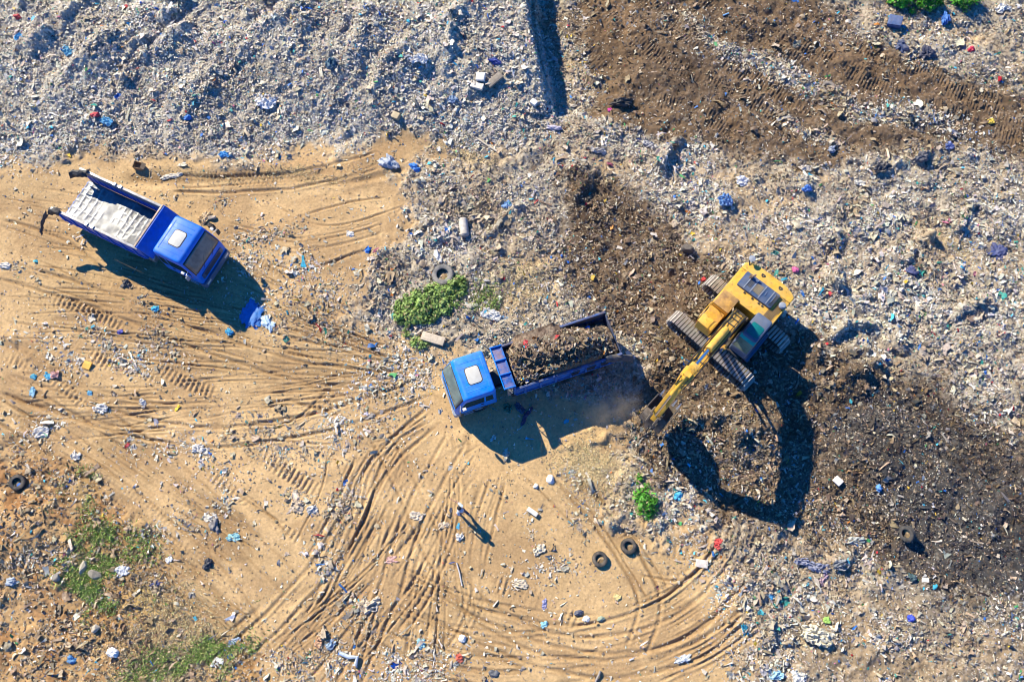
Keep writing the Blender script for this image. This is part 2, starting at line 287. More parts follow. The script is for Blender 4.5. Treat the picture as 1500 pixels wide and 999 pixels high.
for t, h_ in [([(1180, 250), (1178, 290), (1165, 310)], .5), ([(1000, 195), (975, 235), (960, 262)], .5), ([(1085, 262), (1065, 285), (1050, 312)], .5), ([(1320, 390), (1345, 360), (1360, 330)], .6), ([(1395, 345), (1420, 320), (1430, 290)], .5), ([(1225, 370), (1215, 400), (1230, 440)], .6),
              ([(1380, 470), (1420, 450), (1450, 440)], .5), ([(1100, 20), (1220, 85), (1330, 150)], .2), ([(860, 95), (940, 150), (1010, 190)], .25), ([(1230, 240), (1300, 245), (1370, 225)], .4), ([(760, 290), (740, 330), (700, 350)], .3)]:
    berm(t, .4, h_, 0)
berm([(830, 300), (870, 260), (900, 262)], .4, .5, 0); berm([(980, 680), (1010, 720), (1060, 745)], .2, .1)
# level stands for the machines
T1X, T1Y, T1A = -17.36, 19.63, R(-25.8)
T2X, T2Y, T2A = -2.88, 12.04, R(199.1)
EXX, EXY, EXA, TRA, EXZ = 12.0, 15.54, R(229), R(-44.8), .15
def level(x, y, ang, hx, hy, z, soft=.8):
    c, s = math.cos(ang), math.sin(ang)
    a = np.abs((GX - x) * c + (GY - y) * s); b = np.abs(-(GX - x) * s + (GY - y) * c)
    m = ss(soft, 0, np.maximum(a - hx, b - hy)); HT[:] = HT * (1 - m) + (z + .15 * (HT - z)) * m
level(T1X + -3.6 * math.cos(T1A), T1Y - 3.6 * math.sin(T1A), T1A, 5.2, 1.5, 0)
level(T2X + -3.6 * math.cos(T2A), T2Y - 3.6 * math.sin(T2A), T2A, 5.2, 1.5, 0)
level(EXX, EXY, TRA, 3.0, 2.2, EXZ, 1.0)

def hz(x, y): return float(gs(HT, x, y))

# ------------------------------------------------------------------ ground colours (what the soil is made of)
def mixc(A, c, m): return A * (1 - m[..., None]) + np.array(c, np.float32) * m[..., None]
C = np.zeros(GX.shape + (3,), np.float32) + np.array((.37, .315, .235), np.float32)
n1 = fbm(GX, GY, 5, 3, 3)[..., None]; n2 = fbm(GX, GY, .8, 3, 5)[..., None]; n3 = vn(GX / .13, GY / .13, 2)[..., None]
C = mixc(C, (.50, .44, .34), M_ul * .85)
C = mixc(C, (.40, .29, .17), np.clip(.1 + 1.5 * fbm(GX, GY, 4, 3, 4), 0, .75) * M_trash * (1 - M_ul))
C = mixc(C, (.45, .31, .165), M_tan * .85)
C = mixc(C, (.38, .35, .30), M_wht * .6)
C = mixc(C, (.27, .20, .125), np.clip(blob(1240, 950, 320, 90, 0) + blob(1130, 840, 60, 60, 0) + .8 * blob(1420, 940, 160, 80, 0), 0, 1) * .6)
C = mixc(C, (.125, .078, .044), M_dark * .93)
C = mixc(C, (.185, .115, .06), M_d1 * np.clip(.1 + 1.8 * fbm(GX * .5 + GY * .6, GY - GX * .2, 3, 3, 2), 0, .8) * .7)
C = mixc(C, (.054, .052, .051), M_d4 * .98)
C = mixc(C, (.055, .034, .022), np.clip(blob(860, 330, 30, 50, -20) + .8 * blob(920, 320, 40, 30, 30) + .7 * blob(1010, 110, 60, 30, 30) + .7 * blob(920, 150, 30, 12, 0) + .5 * blob(870, 40, 20, 60, 0), 0, 1) * .8)
C = mixc(C, (.20, .12, .062), np.clip(blob(1220, 60, 130, 20, 28) + blob(900, 20, 40, 40, 0) + .7 * blob(1330, 130, 120, 14, 22) + .5 * blob(960, 420, 50, 30, 0), 0, 1) * .7 * np.clip(M_dark + .2, 0, 1))
sandc = np.array((.54, .362, .178), np.float32) * (1 + .22 * n1 + .18 * n2)
C = C * (1 - M_sand[..., None]) + sandc * M_sand[..., None]
C = mixc(C, (.46, .265, .115), np.clip(blob(480, 240, 130, 20, -3) + .7 * blob(60, 730, 90, 60, 30) + .5 * blob(430, 330, 80, 30, 0), 0, 1) * .5)
C = mixc(C, (.47, .26, .09), M_or * .95 * np.clip(.6 + 1.2 * n1[..., 0], 0, 1))
C = mixc(C, (.27, .115, .038), M_or * ss(.0, .25, fbm(GX, GY, .9, 3, 2)) * .7)
C = mixc(C, (.52, .40, .21), M_dryg * .7)
C = mixc(C, (.26, .24, .09), M_grass * .45)
C = mixc(C, (.20, .12, .055), np.clip(SOIL, 0, 1) * .8 * M_sand)
C = mixc(C, (.09, .06, .038), np.clip(SOIL, 0, 1) * .7 * M_d1)
dampk = np.clip(ss(.05, .3, fbm(GX, GY, 3.2, 4, 7)), 0, 1) * M_sand * .5
C = mixc(C, (.33, .205, .10), dampk)
stk = ss(.05, .35, fbm(GX * .35 + GY * .15, GY * 1.6 - GX * .35, 1.6, 3, 6)) * M_sand * ss(2, -4, GX) * .35
C = mixc(C, (.36, .225, .11), stk)
fl = ss(.18, .32, vn(GX / .10, GY / .10, 5)) * np.clip(.5 + 1.5 * fbm(GX, GY, 1.4, 2, 7), 0, 1) * M_trash * (1 - .75 * M_dark) * (1 - .5 * M_tan)
C = mixc(C, (.56, .51, .43), fl * .75)
fl2 = ss(.22, .34, vn(GX / .12 + 40, GY / .12, 6)) * M_trash
C = mixc(C, (.10, .075, .055), fl2 * .6)
C = C * (1 + .35 * n3 * M_trash[..., None] + .12 * n3) * (1 + .25 * n2 * M_trash[..., None])
C = np.clip(C, .012, .8)

# ------------------------------------------------------------------ mesh helpers
def np_mesh(name, V, faces, col=None, smooth=False):
    """faces: list of (n, k) index arrays"""
    me = bpy.data.meshes.new(name); V = np.ascontiguousarray(V, np.float32)
    me.vertices.add(len(V)); me.vertices.foreach_set('co', V.ravel())
    loops = np.concatenate([f.ravel() for f in faces]).astype(np.int32)
    tot = np.concatenate([np.full(len(f), f.shape[1], np.int32) for f in faces])
    st = np.concatenate([[0], np.cumsum(tot)[:-1]]).astype(np.int32)
    me.loops.add(len(loops)); me.loops.foreach_set('vertex_index', loops)
    me.polygons.add(len(tot)); me.polygons.foreach_set('loop_start', st); me.polygons.foreach_set('loop_total', tot)
    if smooth: me.polygons.foreach_set('use_smooth', np.ones(len(tot), bool))
    if col is not None:
        a = me.attributes.new('Col', 'FLOAT_COLOR', 'POINT')
        a.data.foreach_set('color', np.ascontiguousarray(np.concatenate([col, np.ones((len(col), 1))], 1), np.float32).ravel())
    me.update(calc_edges=True); return me

def link(name, me, mat=None, parent=None):
    o = bpy.data.objects.new(name, me); COL.objects.link(o)
    if mat is not None: me.materials.append(mat)
    if parent is not None: o.parent = parent
    return o

def tag(o, label=None, cat=None, group=None, kind=None):
    if label: o['label'] = label
    if cat: o['category'] = cat
    if group: o['group'] = group
    if kind: o['kind'] = kind
    return o

def thing(name, label, cat, loc, rz=0, group=None):
    o = bpy.data.objects.new(name, None); COL.objects.link(o); o.location = loc; o.rotation_euler = (0, 0, rz); o.empty_display_size = .3
    return tag(o, label, cat, group)

class MB:
    def __init__(s): s.v = []; s.f = []
    def add(s, V, Fs, M=None):
        n = len(s.v)
        for p in V:
            p = Vector(p)
            if M is not None: p = M @ p
            s.v.append(p)
        s.f += [[n + i for i in f] for f in Fs]; return s
    def box(s, c, d, rot=None, taper=(1, 1)):
        x, y, z = d[0] / 2, d[1] / 2, d[2] / 2
        V = [Vector((i * x * (taper[0] if k > 0 else 1), j * y * (taper[1] if k > 0 else 1), k * z)) for k in (-1, 1) for j in (-1, 1) for i in (-1, 1)]
        M = Matrix.Translation(c) @ (rot.to_matrix().to_4x4() if isinstance(rot, Euler) else (rot or Matrix.Identity(4)))
        return s.add(V, [(0, 2, 3, 1), (4, 5, 7, 6), (0, 1, 5, 4), (2, 6, 7, 3), (0, 4, 6, 2), (1, 3, 7, 5)], M)
    def prism(s, poly, a0, a1, axis='y', M=None):
        """closed 2D outline pushed along an axis: y -> outline is (x,z); z -> (x,y); x -> (y,z)"""
        f = {'y': lambda p, a: (p[0], a, p[1]), 'z': lambda p, a: (p[0], p[1], a), 'x': lambda p, a: (a, p[0], p[1])}[axis]
        n = len(poly); V = [f(p, a0) for p in poly] + [f(p, a1) for p in poly]
        F = [tuple(range(n)), tuple(range(2 * n - 1, n - 1, -1))] + [(i, n + i, n + (i + 1) % n, (i + 1) % n) for i in range(n)]
        return s.add(V, F, M)
    def loft(s, secs, cap=True, close=True):
        n = len(secs[0]); V = [p for q in secs for p in q]; F = []
        for i in range(len(secs) - 1):
            for j in range(n if close else n - 1):
                F.append((i * n + j, i * n + (j + 1) % n, (i + 1) * n + (j + 1) % n, (i + 1) * n + j))
        if cap: F += [tuple(range(n - 1, -1, -1)), tuple(range((len(secs) - 1) * n, len(secs) * n))]
        return s.add(V, F)
    def tube(s, pts, r, n=8, cap=True):
        pts = [Vector(p) for p in pts]; rs = r if isinstance(r, (list, tuple)) else [r] * len(pts); secs = []
        up = Vector((0, 0, 1))
        for i, p in enumerate(pts):
            t = (pts[min(i + 1, len(pts) - 1)] - pts[max(i - 1, 0)]).normalized()
            a = t.cross(up if abs(t.z) < .9 else Vector((1, 0, 0))).normalized(); b = t.cross(a)
            secs.append([p + (a * math.cos(k * 2 * PI / n) + b * math.sin(k * 2 * PI / n)) * rs[i] for k in range(n)])
        return s.loft(secs, cap)
    def lathe(s, prof, n=24, M=None, close=True):
        """prof: (radius, height) about local z; a closed ring profile when close"""
        m = len(prof); V = [(r * math.cos(k * 2 * PI / n), r * math.sin(k * 2 * PI / n), h) for k in range(n) for r, h in prof]
        F = [(k * m + j, ((k + 1) % n) * m + j, ((k + 1) % n) * m + (j + 1) % m, k * m + (j + 1) % m) for k in range(n) for j in range(m if close else m - 1)]
        if not close:
            F += [tuple(k * m for k in range(n - 1, -1, -1)), tuple(k * m + m - 1 for k in range(n))]
        return s.add(V, F, M)
    def grid(s, fn, nu, nv):
        V = [fn(i / nu, j / nv) for i in range(nu + 1) for j in range(nv + 1)]; m = nv + 1
        return s.add(V, [(i * m + j, (i + 1) * m + j, (i + 1) * m + j + 1, i * m + j + 1) for i in range(nu) for j in range(nv)])
    def build(s, name, mat, parent=None, bevel=0, seg=2, smooth=35, sub=0, solid=0):
        me = bpy.data.meshes.new(name); me.from_pydata([tuple(p) for p in s.v], [], s.f); me.update()
        bm = bmesh.new(); bm.from_mesh(me); bmesh.ops.recalc_face_normals(bm, faces=bm.faces)
        if bevel:
            ed = [e for e in bm.edges if len(e.link_faces) == 2 and e.calc_face_angle(0) > R(28)]
            bmesh.ops.bevel(bm, geom=ed, offset=bevel, segments=seg, profile=.6, affect='EDGES', clamp_overlap=True)
        bm.to_mesh(me); bm.free()
        if smooth:
            me.polygons.foreach_set('use_smooth', np.ones(len(me.polygons), bool)); me.set_sharp_from_angle(angle=R(smooth))
        o = link(name, me, mat, parent)
        if solid: m = o.modifiers.new('thick', 'SOLIDIFY'); m.thickness = solid; m.offset = 0
        if sub: m = o.modifiers.new('sub', 'SUBSURF'); m.levels = sub; m.render_levels = sub
        return o

# ------------------------------------------------------------------ materials
MATS = {}
def mat(name, col, rough=.6, metal=0, var=.12, scale=6, bump=.0, bscale=30, dust=0, dustcol=(.42, .33, .22), coat=0, attr=False, rust=0, spec=.5):
    if name in MATS: return MATS[name]
    m = bpy.data.materials.new(name); m.use_nodes = True; t = m.node_tree; N = t.nodes; L = t.links; b = N['Principled BSDF']
    b.inputs['Roughness'].default_value = rough; b.inputs['Metallic'].default_value = metal; b.inputs['Coat Weight'].default_value = coat
    b.inputs['Specular IOR Level'].default_value = spec
    tc = N.new('ShaderNodeTexCoord')
    def noise(sc, det=4, ro=.6):
        n = N.new('ShaderNodeTexNoise'); n.inputs['Scale'].default_value = sc; n.inputs['Detail'].default_value = det; n.inputs['Roughness'].default_value = ro
        L.new(tc.outputs['Object'], n.inputs['Vector']); return n.outputs['Fac']
    def mapr(s, a, b_, c, d):
        n = N.new('ShaderNodeMapRange'); L.new(s, n.inputs[0])
        for i, v in zip((1, 2, 3, 4), (a, b_, c, d)): n.inputs[i].default_value = v
        return n.outputs[0]
    def mix(f, a, b_, mode='MIX'):
        n = N.new('ShaderNodeMix'); n.data_type = 'RGBA'; n.blend_type = mode
        for s, v in ((n.inputs[0], f), (n.inputs[6], a), (n.inputs[7], b_)):
            if hasattr(v, 'is_linked'): L.new(v, s)
            else: s.default_value = v if not isinstance(v, tuple) else (*v, 1)
        return n.outputs[2]
    if attr:
        a = N.new('ShaderNodeAttribute'); a.attribute_name = 'Col'; base = a.outputs['Color']
    else:
        rgb = N.new('ShaderNodeRGB'); rgb.outputs[0].default_value = (*col, 1); base = rgb.outputs[0]
    if var:
        k = mapr(noise(scale), .25, .75, 1 - var * 1.6, 1 + var * 1.6); cc = N.new('ShaderNodeCombineColor')
        for i in range(3): L.new(k, cc.inputs[i])
        base = mix(1.0, base, cc.outputs[0], 'MULTIPLY')
    if rust: base = mix(mapr(noise(3.1, 6, .7), .62 - rust * .2, .72, 0, .85), base, (.16, .06, .022))
    if dust:
        g = N.new('ShaderNodeNewGeometry'); sx = N.new('ShaderNodeSeparateXYZ'); L.new(g.outputs['Normal'], sx.inputs[0])
        up = mapr(sx.outputs[2], -.2, 1, .35, 1); nn = mapr(noise(1.7, 6, .65), .38, .72, 0, dust)
        mm = N.new('ShaderNodeMath'); mm.operation = 'MULTIPLY'; L.new(up, mm.inputs[0]); L.new(nn, mm.inputs[1])
        base = mix(mm.outputs[0], base, dustcol)
        rr = N.new('ShaderNodeMath'); rr.operation = 'ADD'; rr.use_clamp = True; L.new(mm.outputs[0], rr.inputs[0]); rr.inputs[1].default_value = rough; L.new(rr.outputs[0], b.inputs['Roughness'])
    L.new(base, b.inputs['Base Color'])
    if bump:
        bp = N.new('ShaderNodeBump'); bp.inputs['Strength'].default_value = bump; bp.inputs['Distance'].default_value = .05
        L.new(noise(bscale, 5), bp.inputs['Height']); L.new(bp.outputs[0], b.inputs['Normal'])
    MATS[name] = m; return m

M_BLUE = mat('blue_paint', (.0, .15, .66), .4, 0, .12, 3, 0, dust=.2, dustcol=(.28, .30, .36), coat=.1, spec=.3)
M_BLUE2 = mat('blue_paint_faded', (.0, .215, .74), .42, 0, .14, 3, 0, dust=.26, dustcol=(.30, .31, .34), coat=.1, spec=.3)
M_BEDB = mat('blue_body_paint', (.0, .105, .52), .42, 0, .15, 4, .05, 12, dust=.22)
M_BEDR = mat('worn_blue_body', (.0, .14, .50), .5, 0, .25, 4, .1, 12, dust=.9, dustcol=(.10, .085, .075), rust=.3)
M_GREYW = mat('scuffed_grey_wall', (.13, .16, .21), .5, .2, .25, 3, .08, 12, dust=.3)
M_RAIL = mat('worn_rail', (.34, .34, .35), .45, .4, .3, 5, 0, dust=.3)
M_STEEL = mat('steel', (.55, .56, .58), .35, .8, .2, 6)
M_DARK = mat('black_chassis', (.025, .026, .03), .6, 0, .2, 5, dust=.3)
M_RUB = mat('tyre_rubber', (.032, .033, .036), .8, 0, .25, 6, .15, 40, dust=.75, dustcol=(.30, .235, .16))
M_RUBD = mat('dusty_tyre_rubber', (.14, .135, .13), .85, 0, .25, 6, .15, 40, dust=.8, dustcol=(.40, .36, .30))
M_GLASS = mat('dark_glass', (.02, .03, .035), .06, 0, 0, spec=.8)
M_GLASSB = mat('interior_toned_windscreen', (.27, .21, .16), .15, 0, .4, 1.1, spec=.5)  # beige of the cab interior behind is put into the glass colour
M_GLASSG = mat('grey_windscreen', (.12, .17, .17), .1, 0, .2, 2, spec=.8)
M_TEAL = mat('teal_tinted_glass', (.01, .16, .16), .08, 0, .1, spec=.8)
M_HATCH = mat('white_hatch', (.58, .565, .50), .5, 0, .05, 5, dust=.2)
M_LAMP = mat('lamp_lens', (.75, .72, .65), .15, .1, .05)
M_TARP = mat('black_tarpaulin', (.018, .018, .022), .55, 0, .3, 5, .4, 14, dust=.25)
M_RAGD = mat('dark_rag', (.05, .055, .065), .8, 0, .4, 6, .4, 18, dust=.4)
M_YEL = mat('yellow_paint', (.80, .44, .04), .45, 0, .16, 3, 0, dust=.5, rust=.35, dustcol=(.5, .36, .2), coat=.15)
M_YELD = mat('dirty_yellow_paint', (.62, .33, .03), .5, 0, .2, 3, 0, dust=.45, rust=.6, dustcol=(.42, .26, .15))
M_HOOD = mat('slate_blue_hood', (.04, .085, .18), .45, 0, .12, 4, 0, dust=.25)
M_CABG = mat('slate_cab_paint', (.09, .13, .21), .45, 0, .1, 4, 0, dust=.2)
M_SHOE = mat('dusty_track_steel', (.47, .42, .36), .6, .1, .25, 7, .2, 20, dust=.4, dustcol=(.52, .44, .34))
M_IRON = mat('dirty_iron', (.08, .07, .06), .65, .3, .3, 5, .2, 20, dust=.4)
M_BUCK = mat('worn_bucket_steel', (.17, .14, .11), .6, .2, .35, 5, .25, 15, dust=.8, dustcol=(.20, .14, .09))
M_ROD = mat('chrome_rod', (.55, .57, .58), .18, .95, .05)
M_HOSE = mat('rubber_hose', (.02, .02, .022), .5, 0, .1)
M_GREY = mat('grey_enamel', (.28, .31, .36), .5, 0, .1, 5, dust=.2)
M_LIT = mat('litter_mix', (.5, .5, .5), .55, 0, .22, 9, .0, attr=True, spec=.4)
M_LEAF = mat('leaves', (.1, .2, .03), .5, 0, .15, 5, attr=True, spec=.35)
M_STEM = mat('stems', (.12, .09, .045), .8, 0, .2, 8)

def floor_mat():
    m = bpy.data.materials.new('dented_floor_steel'); m.use_nodes = True; t = m.node_tree; N = t.nodes; L = t.links; b = N['Principled BSDF']
    a = N.new('ShaderNodeAttribute'); a.attribute_name = 'Col'; tc = N.new('ShaderNodeTexCoord')
    n = N.new('ShaderNodeTexNoise'); n.inputs['Scale'].default_value = 5; n.inputs['Detail'].default_value = 6
    L.new(tc.outputs['Object'], n.inputs['Vector'])
    r = N.new('ShaderNodeMapRange'); L.new(n.outputs['Fac'], r.inputs[0]); r.inputs[1].default_value = .3; r.inputs[2].default_value = .7; r.inputs[3].default_value = .8; r.inputs[4].default_value = 1.12
    mx = N.new('ShaderNodeMix'); mx.data_type = 'RGBA'; mx.blend_type = 'MULTIPLY'; mx.inputs[0].default_value = 1
    cc = N.new('ShaderNodeCombineColor'); [L.new(r.outputs[0], cc.inputs[i]) for i in range(3)]
    L.new(a.outputs['Color'], mx.inputs[6]); L.new(cc.outputs[0], mx.inputs[7]); L.new(mx.outputs[2], b.inputs['Base Color'])
    b.inputs['Metallic'].default_value = .15; b.inputs['Roughness'].default_value = .42
    return m
M_FLOOR = floor_mat()

def ground_mat():
    m = bpy.data.materials.new('landfill_soil'); m.use_nodes = True; t = m.node_tree; N = t.nodes; L = t.links; b = N['Principled BSDF']
    a = N.new('ShaderNodeAttribute'); a.attribute_name = 'Col'; tc = N.new('ShaderNodeTexCoord')
    def noise(sc, det=5, ro=.65):
        n = N.new('ShaderNodeTexNoise'); n.inputs['Scale'].default_value = sc; n.inputs['Detail'].default_value = det; n.inputs['Roughness'].default_value = ro
        L.new(tc.outputs['Object'], n.inputs['Vector']); return n.outputs['Fac']
    r = N.new('ShaderNodeMapRange'); L.new(noise(7), r.inputs[0]); r.inputs[1].default_value = .3; r.inputs[2].default_value = .7; r.inputs[3].default_value = .78; r.inputs[4].default_value = 1.2
    cc = N.new('ShaderNodeCombineColor'); [L.new(r.outputs[0], cc.inputs[i]) for i in range(3)]
    mx = N.new('ShaderNodeMix'); mx.data_type = 'RGBA'; mx.blend_type = 'MULTIPLY'; mx.inputs[0].default_value = 1
    L.new(a.outputs['Color'], mx.inputs[6]); L.new(cc.outputs[0], mx.inputs[7]); L.new(mx.outputs[2], b.inputs['Base Color'])
    b.inputs['Roughness'].default_value = .95; b.inputs['Specular IOR Level'].default_value = .15
    bp = N.new('ShaderNodeBump'); bp.inputs['Strength'].default_value = .6; bp.inputs['Distance'].default_value = .03
    L.new(noise(12, 6, .7), bp.inputs['Height']); L.new(bp.outputs[0], b.inputs['Normal'])
    return m

# ------------------------------------------------------------------ the ground, one sheet out to the horizon
geo = np.cumsum(np.geomspace(.5, 260, 16)); ex = np.concatenate([cx[0] - geo[::-1], cx, cx[-1] + geo]); ey = np.concatenate([cy[0] - geo[::-1], cy, cy[-1] + geo])
k = len(geo); PX, PY = np.meshgrid(ex, ey)
Hx = np.pad(HT, k, mode='edge').astype(np.float32)
dist = np.maximum(np.maximum(X0 - PX, PX - X1), np.maximum(Y0 - PY, PY - Y1)); Hx *= 1 - ss(0, 30, dist)
Cx = np.stack([np.pad(C[..., i], k, mode='edge') for i in range(3)], -1)
far = ss(0, 25, dist)[..., None]; Cx = Cx * (1 - far) + np.array((.33, .26, .17)) * far
W_, H_ = PX.shape[1], PX.shape[0]
idx = np.arange(W_ * H_).reshape(H_, W_)
F4 = np.stack([idx[:-1, :-1], idx[:-1, 1:], idx[1:, 1:], idx[1:, :-1]], -1).reshape(-1, 4)
gme = np_mesh('ground', np.stack([PX, PY, Hx], -1).reshape(-1, 3), [F4], Cx.reshape(-1, 3), smooth=True)
g = link('ground', gme, ground_mat()); tag(g, 'sandy and waste-covered ground of the landfill with wheel tracks', 'ground', kind='structure')

# ------------------------------------------------------------------ loose litter: far too many scraps to count
PAL = dict(white=(.80, .745, .64), off=(.64, .57, .455), lgrey=(.53, .50, .44), bgrey=(.40, .43, .44), beige=(.49, .385, .25), tan=(.37, .27, .155), brown=(.19, .125, .07), dbrown=(.09, .058, .036), black=(.03, .03, .035),
           blue=(.03, .16, .55), cyan=(.06, .42, .60), teal=(.05, .34, .30), green=(.07, .33, .10), red=(.5, .03, .04), pink=(.6, .2, .3), yellow=(.66, .46, .05), orange=(.6, .22, .04))
PN = list(PAL); PC = np.array([PAL[k] for k in PN], np.float32)
def weights(**k):
    v = np.array([k.get(n, 0.) for n in PN]); return v / v.sum()

def scraps(x, y, L, wts, stretch=(.2, .65), tilt=28, lift=.3, rg=rng, z=None):
    """bent strips, six vertices each"""
    n = len(x)
    if z is None: z = gs(HT, x, y)
    Wd = L * rg.uniform(*stretch, n); b = rg.normal(0, .22, n) * L; tw = rg.normal(0, .35, n); th = rg.uniform(0, 2 * PI, n)
    pi_ = np.radians(rg.normal(0, tilt, n)); ro = np.radians(rg.normal(0, tilt, n))
    V = np.zeros((n, 6, 3), np.float32); kk = 0
    for u_ in (-.5, 0, .5):
        for v_ in (-.5, .5):
            xx = u_ * L * rg.uniform(.7, 1.15, n); yy = v_ * Wd * rg.uniform(.6, 1.15, n) + .15 * L * rg.normal(0, 1, n) * abs(u_)
            zz = b * (1 - 4 * u_ * u_) + tw * u_ * yy * 2 + rg.normal(0, .05, n) * L
            y2 = yy * np.cos(ro) - zz * np.sin(ro); z2 = yy * np.sin(ro) + zz * np.cos(ro)
            x3 = xx * np.cos(pi_) - z2 * np.sin(pi_); z3 = xx * np.sin(pi_) + z2 * np.cos(pi_)
            V[:, kk, 0] = x + x3 * np.cos(th) - y2 * np.sin(th); V[:, kk, 1] = y + x3 * np.sin(th) + y2 * np.cos(th); V[:, kk, 2] = z + z3 + L * lift * .5
            kk += 1
    ci = rg.choice(len(PN), n, p=wts); k_ = np.where(ci < 9, .30, 0)[:, None]; col = (PC[ci] * (1 - k_) + (wts @ PC) * k_) * rg.uniform(.72, 1.2, (n, 1)) * rg.uniform(.93, 1.07, (n, 3))
    o = (np.arange(n) * 6)[:, None]
    Q = np.concatenate([o + np.array([[0, 2, 3, 1]]), o + np.array([[2, 4, 5, 3]])])
    return V.reshape(-1, 3), Q, np.repeat(np.clip(col, .01, .85), 6, 0)

def crumples(x, y, L, wts, hgt=.35, rg=rng, z=None, m=4, lift=.12):
    """crumpled sheets, m x m vertices each"""
    n = len(x)
    if z is None: z = gs(HT, x, y)
    u_, v_ = np.meshgrid(np.linspace(-.5, .5, m), np.linspace(-.5, .5, m), indexing='ij'); u_ = u_.ravel()[None]; v_ = v_.ravel()[None]
    th = rg.uniform(0, 2 * PI, n)[:, None]; asp = rg.uniform(.45, 1, n)[:, None]; Lc = L[:, None]
    rr = 1 - .3 * (u_ * u_ + v_ * v_)
    xx = (u_ + rg.normal(0, .15, (n, m * m))) * Lc * rr; yy = (v_ + rg.normal(0, .15, (n, m * m))) * Lc * asp * rr
    tx, ty = rg.normal(0, .22, (2, n))[:, :, None]
    zz = np.abs(rg.normal(0, .6, (n, m * m))) * Lc * hgt * .8 + (u_ * tx + v_ * ty) * Lc - .02
    V = np.stack([x[:, None] + xx * np.cos(th) - yy * np.sin(th), y[:, None] + xx * np.sin(th) + yy * np.cos(th), z[:, None] + zz + Lc * lift], -1)
    ci = rg.choice(len(PN), n, p=wts); k_ = np.where(ci < 9, .35, 0)[:, None]; col = (PC[ci] * (1 - k_) + (wts @ PC) * k_) * rg.uniform(.75, 1.15, (n, 1)) * rg.uniform(.94, 1.06, (n, 3))
    I = np.arange(m * m).reshape(m, m); q = np.stack([I[:-1, :-1], I[1:, :-1], I[1:, 1:], I[:-1, 1:]], -1).reshape(-1, 4)
    Q = ((np.arange(n) * m * m)[:, None, None] + q[None]).reshape(-1, 4)
    return V.reshape(-1, 3), Q, np.repeat(np.clip(col, .01, .85), m * m, 0)

def join(parts):
    V = []; Q = []; Cc = []; n = 0
    for v, q, c in parts: V.append(v); Q.append(q + n); Cc.append(c); n += len(v)
    return np.concatenate(V), np.concatenate(Q), np.concatenate(Cc)

def sample(n, dens):
    """n places in and just round the view, spread by a density field"""
    out = []; got = 0; mx = float(dens.max())
    while got < n:
        y = rng.uniform(-6, 44, n * 2); x = rng.uniform(-1, 1, n * 2) * (29.5 + .21 * y)
        k_ = rng.random(n * 2) * mx < gs(dens, x, y); out.append(np.stack([x[k_], y[k_]], 1)); got += int(k_.sum())
    return np.concatenate(out)[:n].T

clump = np.clip(.45 + 1.5 * fbm(GX, GY, 1.7, 3, 4), .05, 1.3)
W_white = weights(white=24, off=22, lgrey=22, bgrey=3, beige=16, tan=7, brown=3, black=2, blue=.8, cyan=1.1, teal=1.0, green=.4, red=.25, pink=.2, yellow=.3, orange=.2)
W_mix = weights(white=13, off=22, lgrey=11, bgrey=4, beige=25, tan=13, brown=6, dbrown=2, black=1.2, blue=1.1, cyan=1.1, teal=.9, green=.4, red=.3, pink=.3, yellow=.4, orange=.3)
W_dark = weights(white=1.6, off=5, lgrey=4.5, bgrey=2, beige=11, tan=22, brown=34, dbrown=18, black=4, blue=.4, cyan=.35, teal=.3, green=.2, red=.15, pink=.1, yellow=.25, orange=.25)
W_black = weights(white=2, off=5, lgrey=6, bgrey=4, beige=3, tan=6, brown=12, dbrown=28, black=38, blue=.4, cyan=.4, teal=.3, red=.1, yellow=.2)
W_sand = weights(white=30, off=24, lgrey=8, bgrey=8, beige=16, tan=6, brown=2, black=1, blue=1.4, cyan=2.2, teal=.8, green=.3, red=.3, pink=.5, yellow=.4, orange=.3)
W_rub = weights(white=2.5, off=5, lgrey=2, beige=22, tan=34, brown=20, orange=.6, dbrown=4, blue=.6, cyan=.5)
def ln(n, med, sig, lo, hi): return np.clip(rng.lognormal(math.log(med), sig, n), lo, hi)

def litter(name, label, n, dens, W, med, nbig, bigmed, hgt=.35, tilt=24, cat='litter'):
    x, y = sample(n, dens); parts = [scraps(x, y, ln(n, med, .5, .04, .5), W, tilt=tilt)]
    x, y = sample(nbig, dens); parts.append(crumples(x, y, ln(nbig, bigmed, .4, .12, .9), W, hgt))
    k_ = nbig * 2; x, y = sample(k_, dens); parts.append(scraps(x, y, ln(k_, .34, .4, .15, .8), W, (.06, .22), 10, .12))          # strings, straps, torn strips
    k_ = nbig // 5; x, y = sample(k_, dens); parts.append(crumples(x, y, ln(k_, .34, .3, .2, .6), W, .16, m=6, lift=.05))   # trodden film
    V, Q, c = join(parts)
    d_ = np.clip(.3 + 1.7 * fbm(V[:, 0], V[:, 1], 2.4, 3, 6), 0, 1)[:, None] * (.45 if name == 'pale_litter' else 1); c = c * (1 - d_ * np.array((.34, .42, .52)))      # some stretches are dirtier
    o = link(name, np_mesh(name, V, [Q], c, True), M_LIT); tag(o, label, cat, kind='stuff'); return o

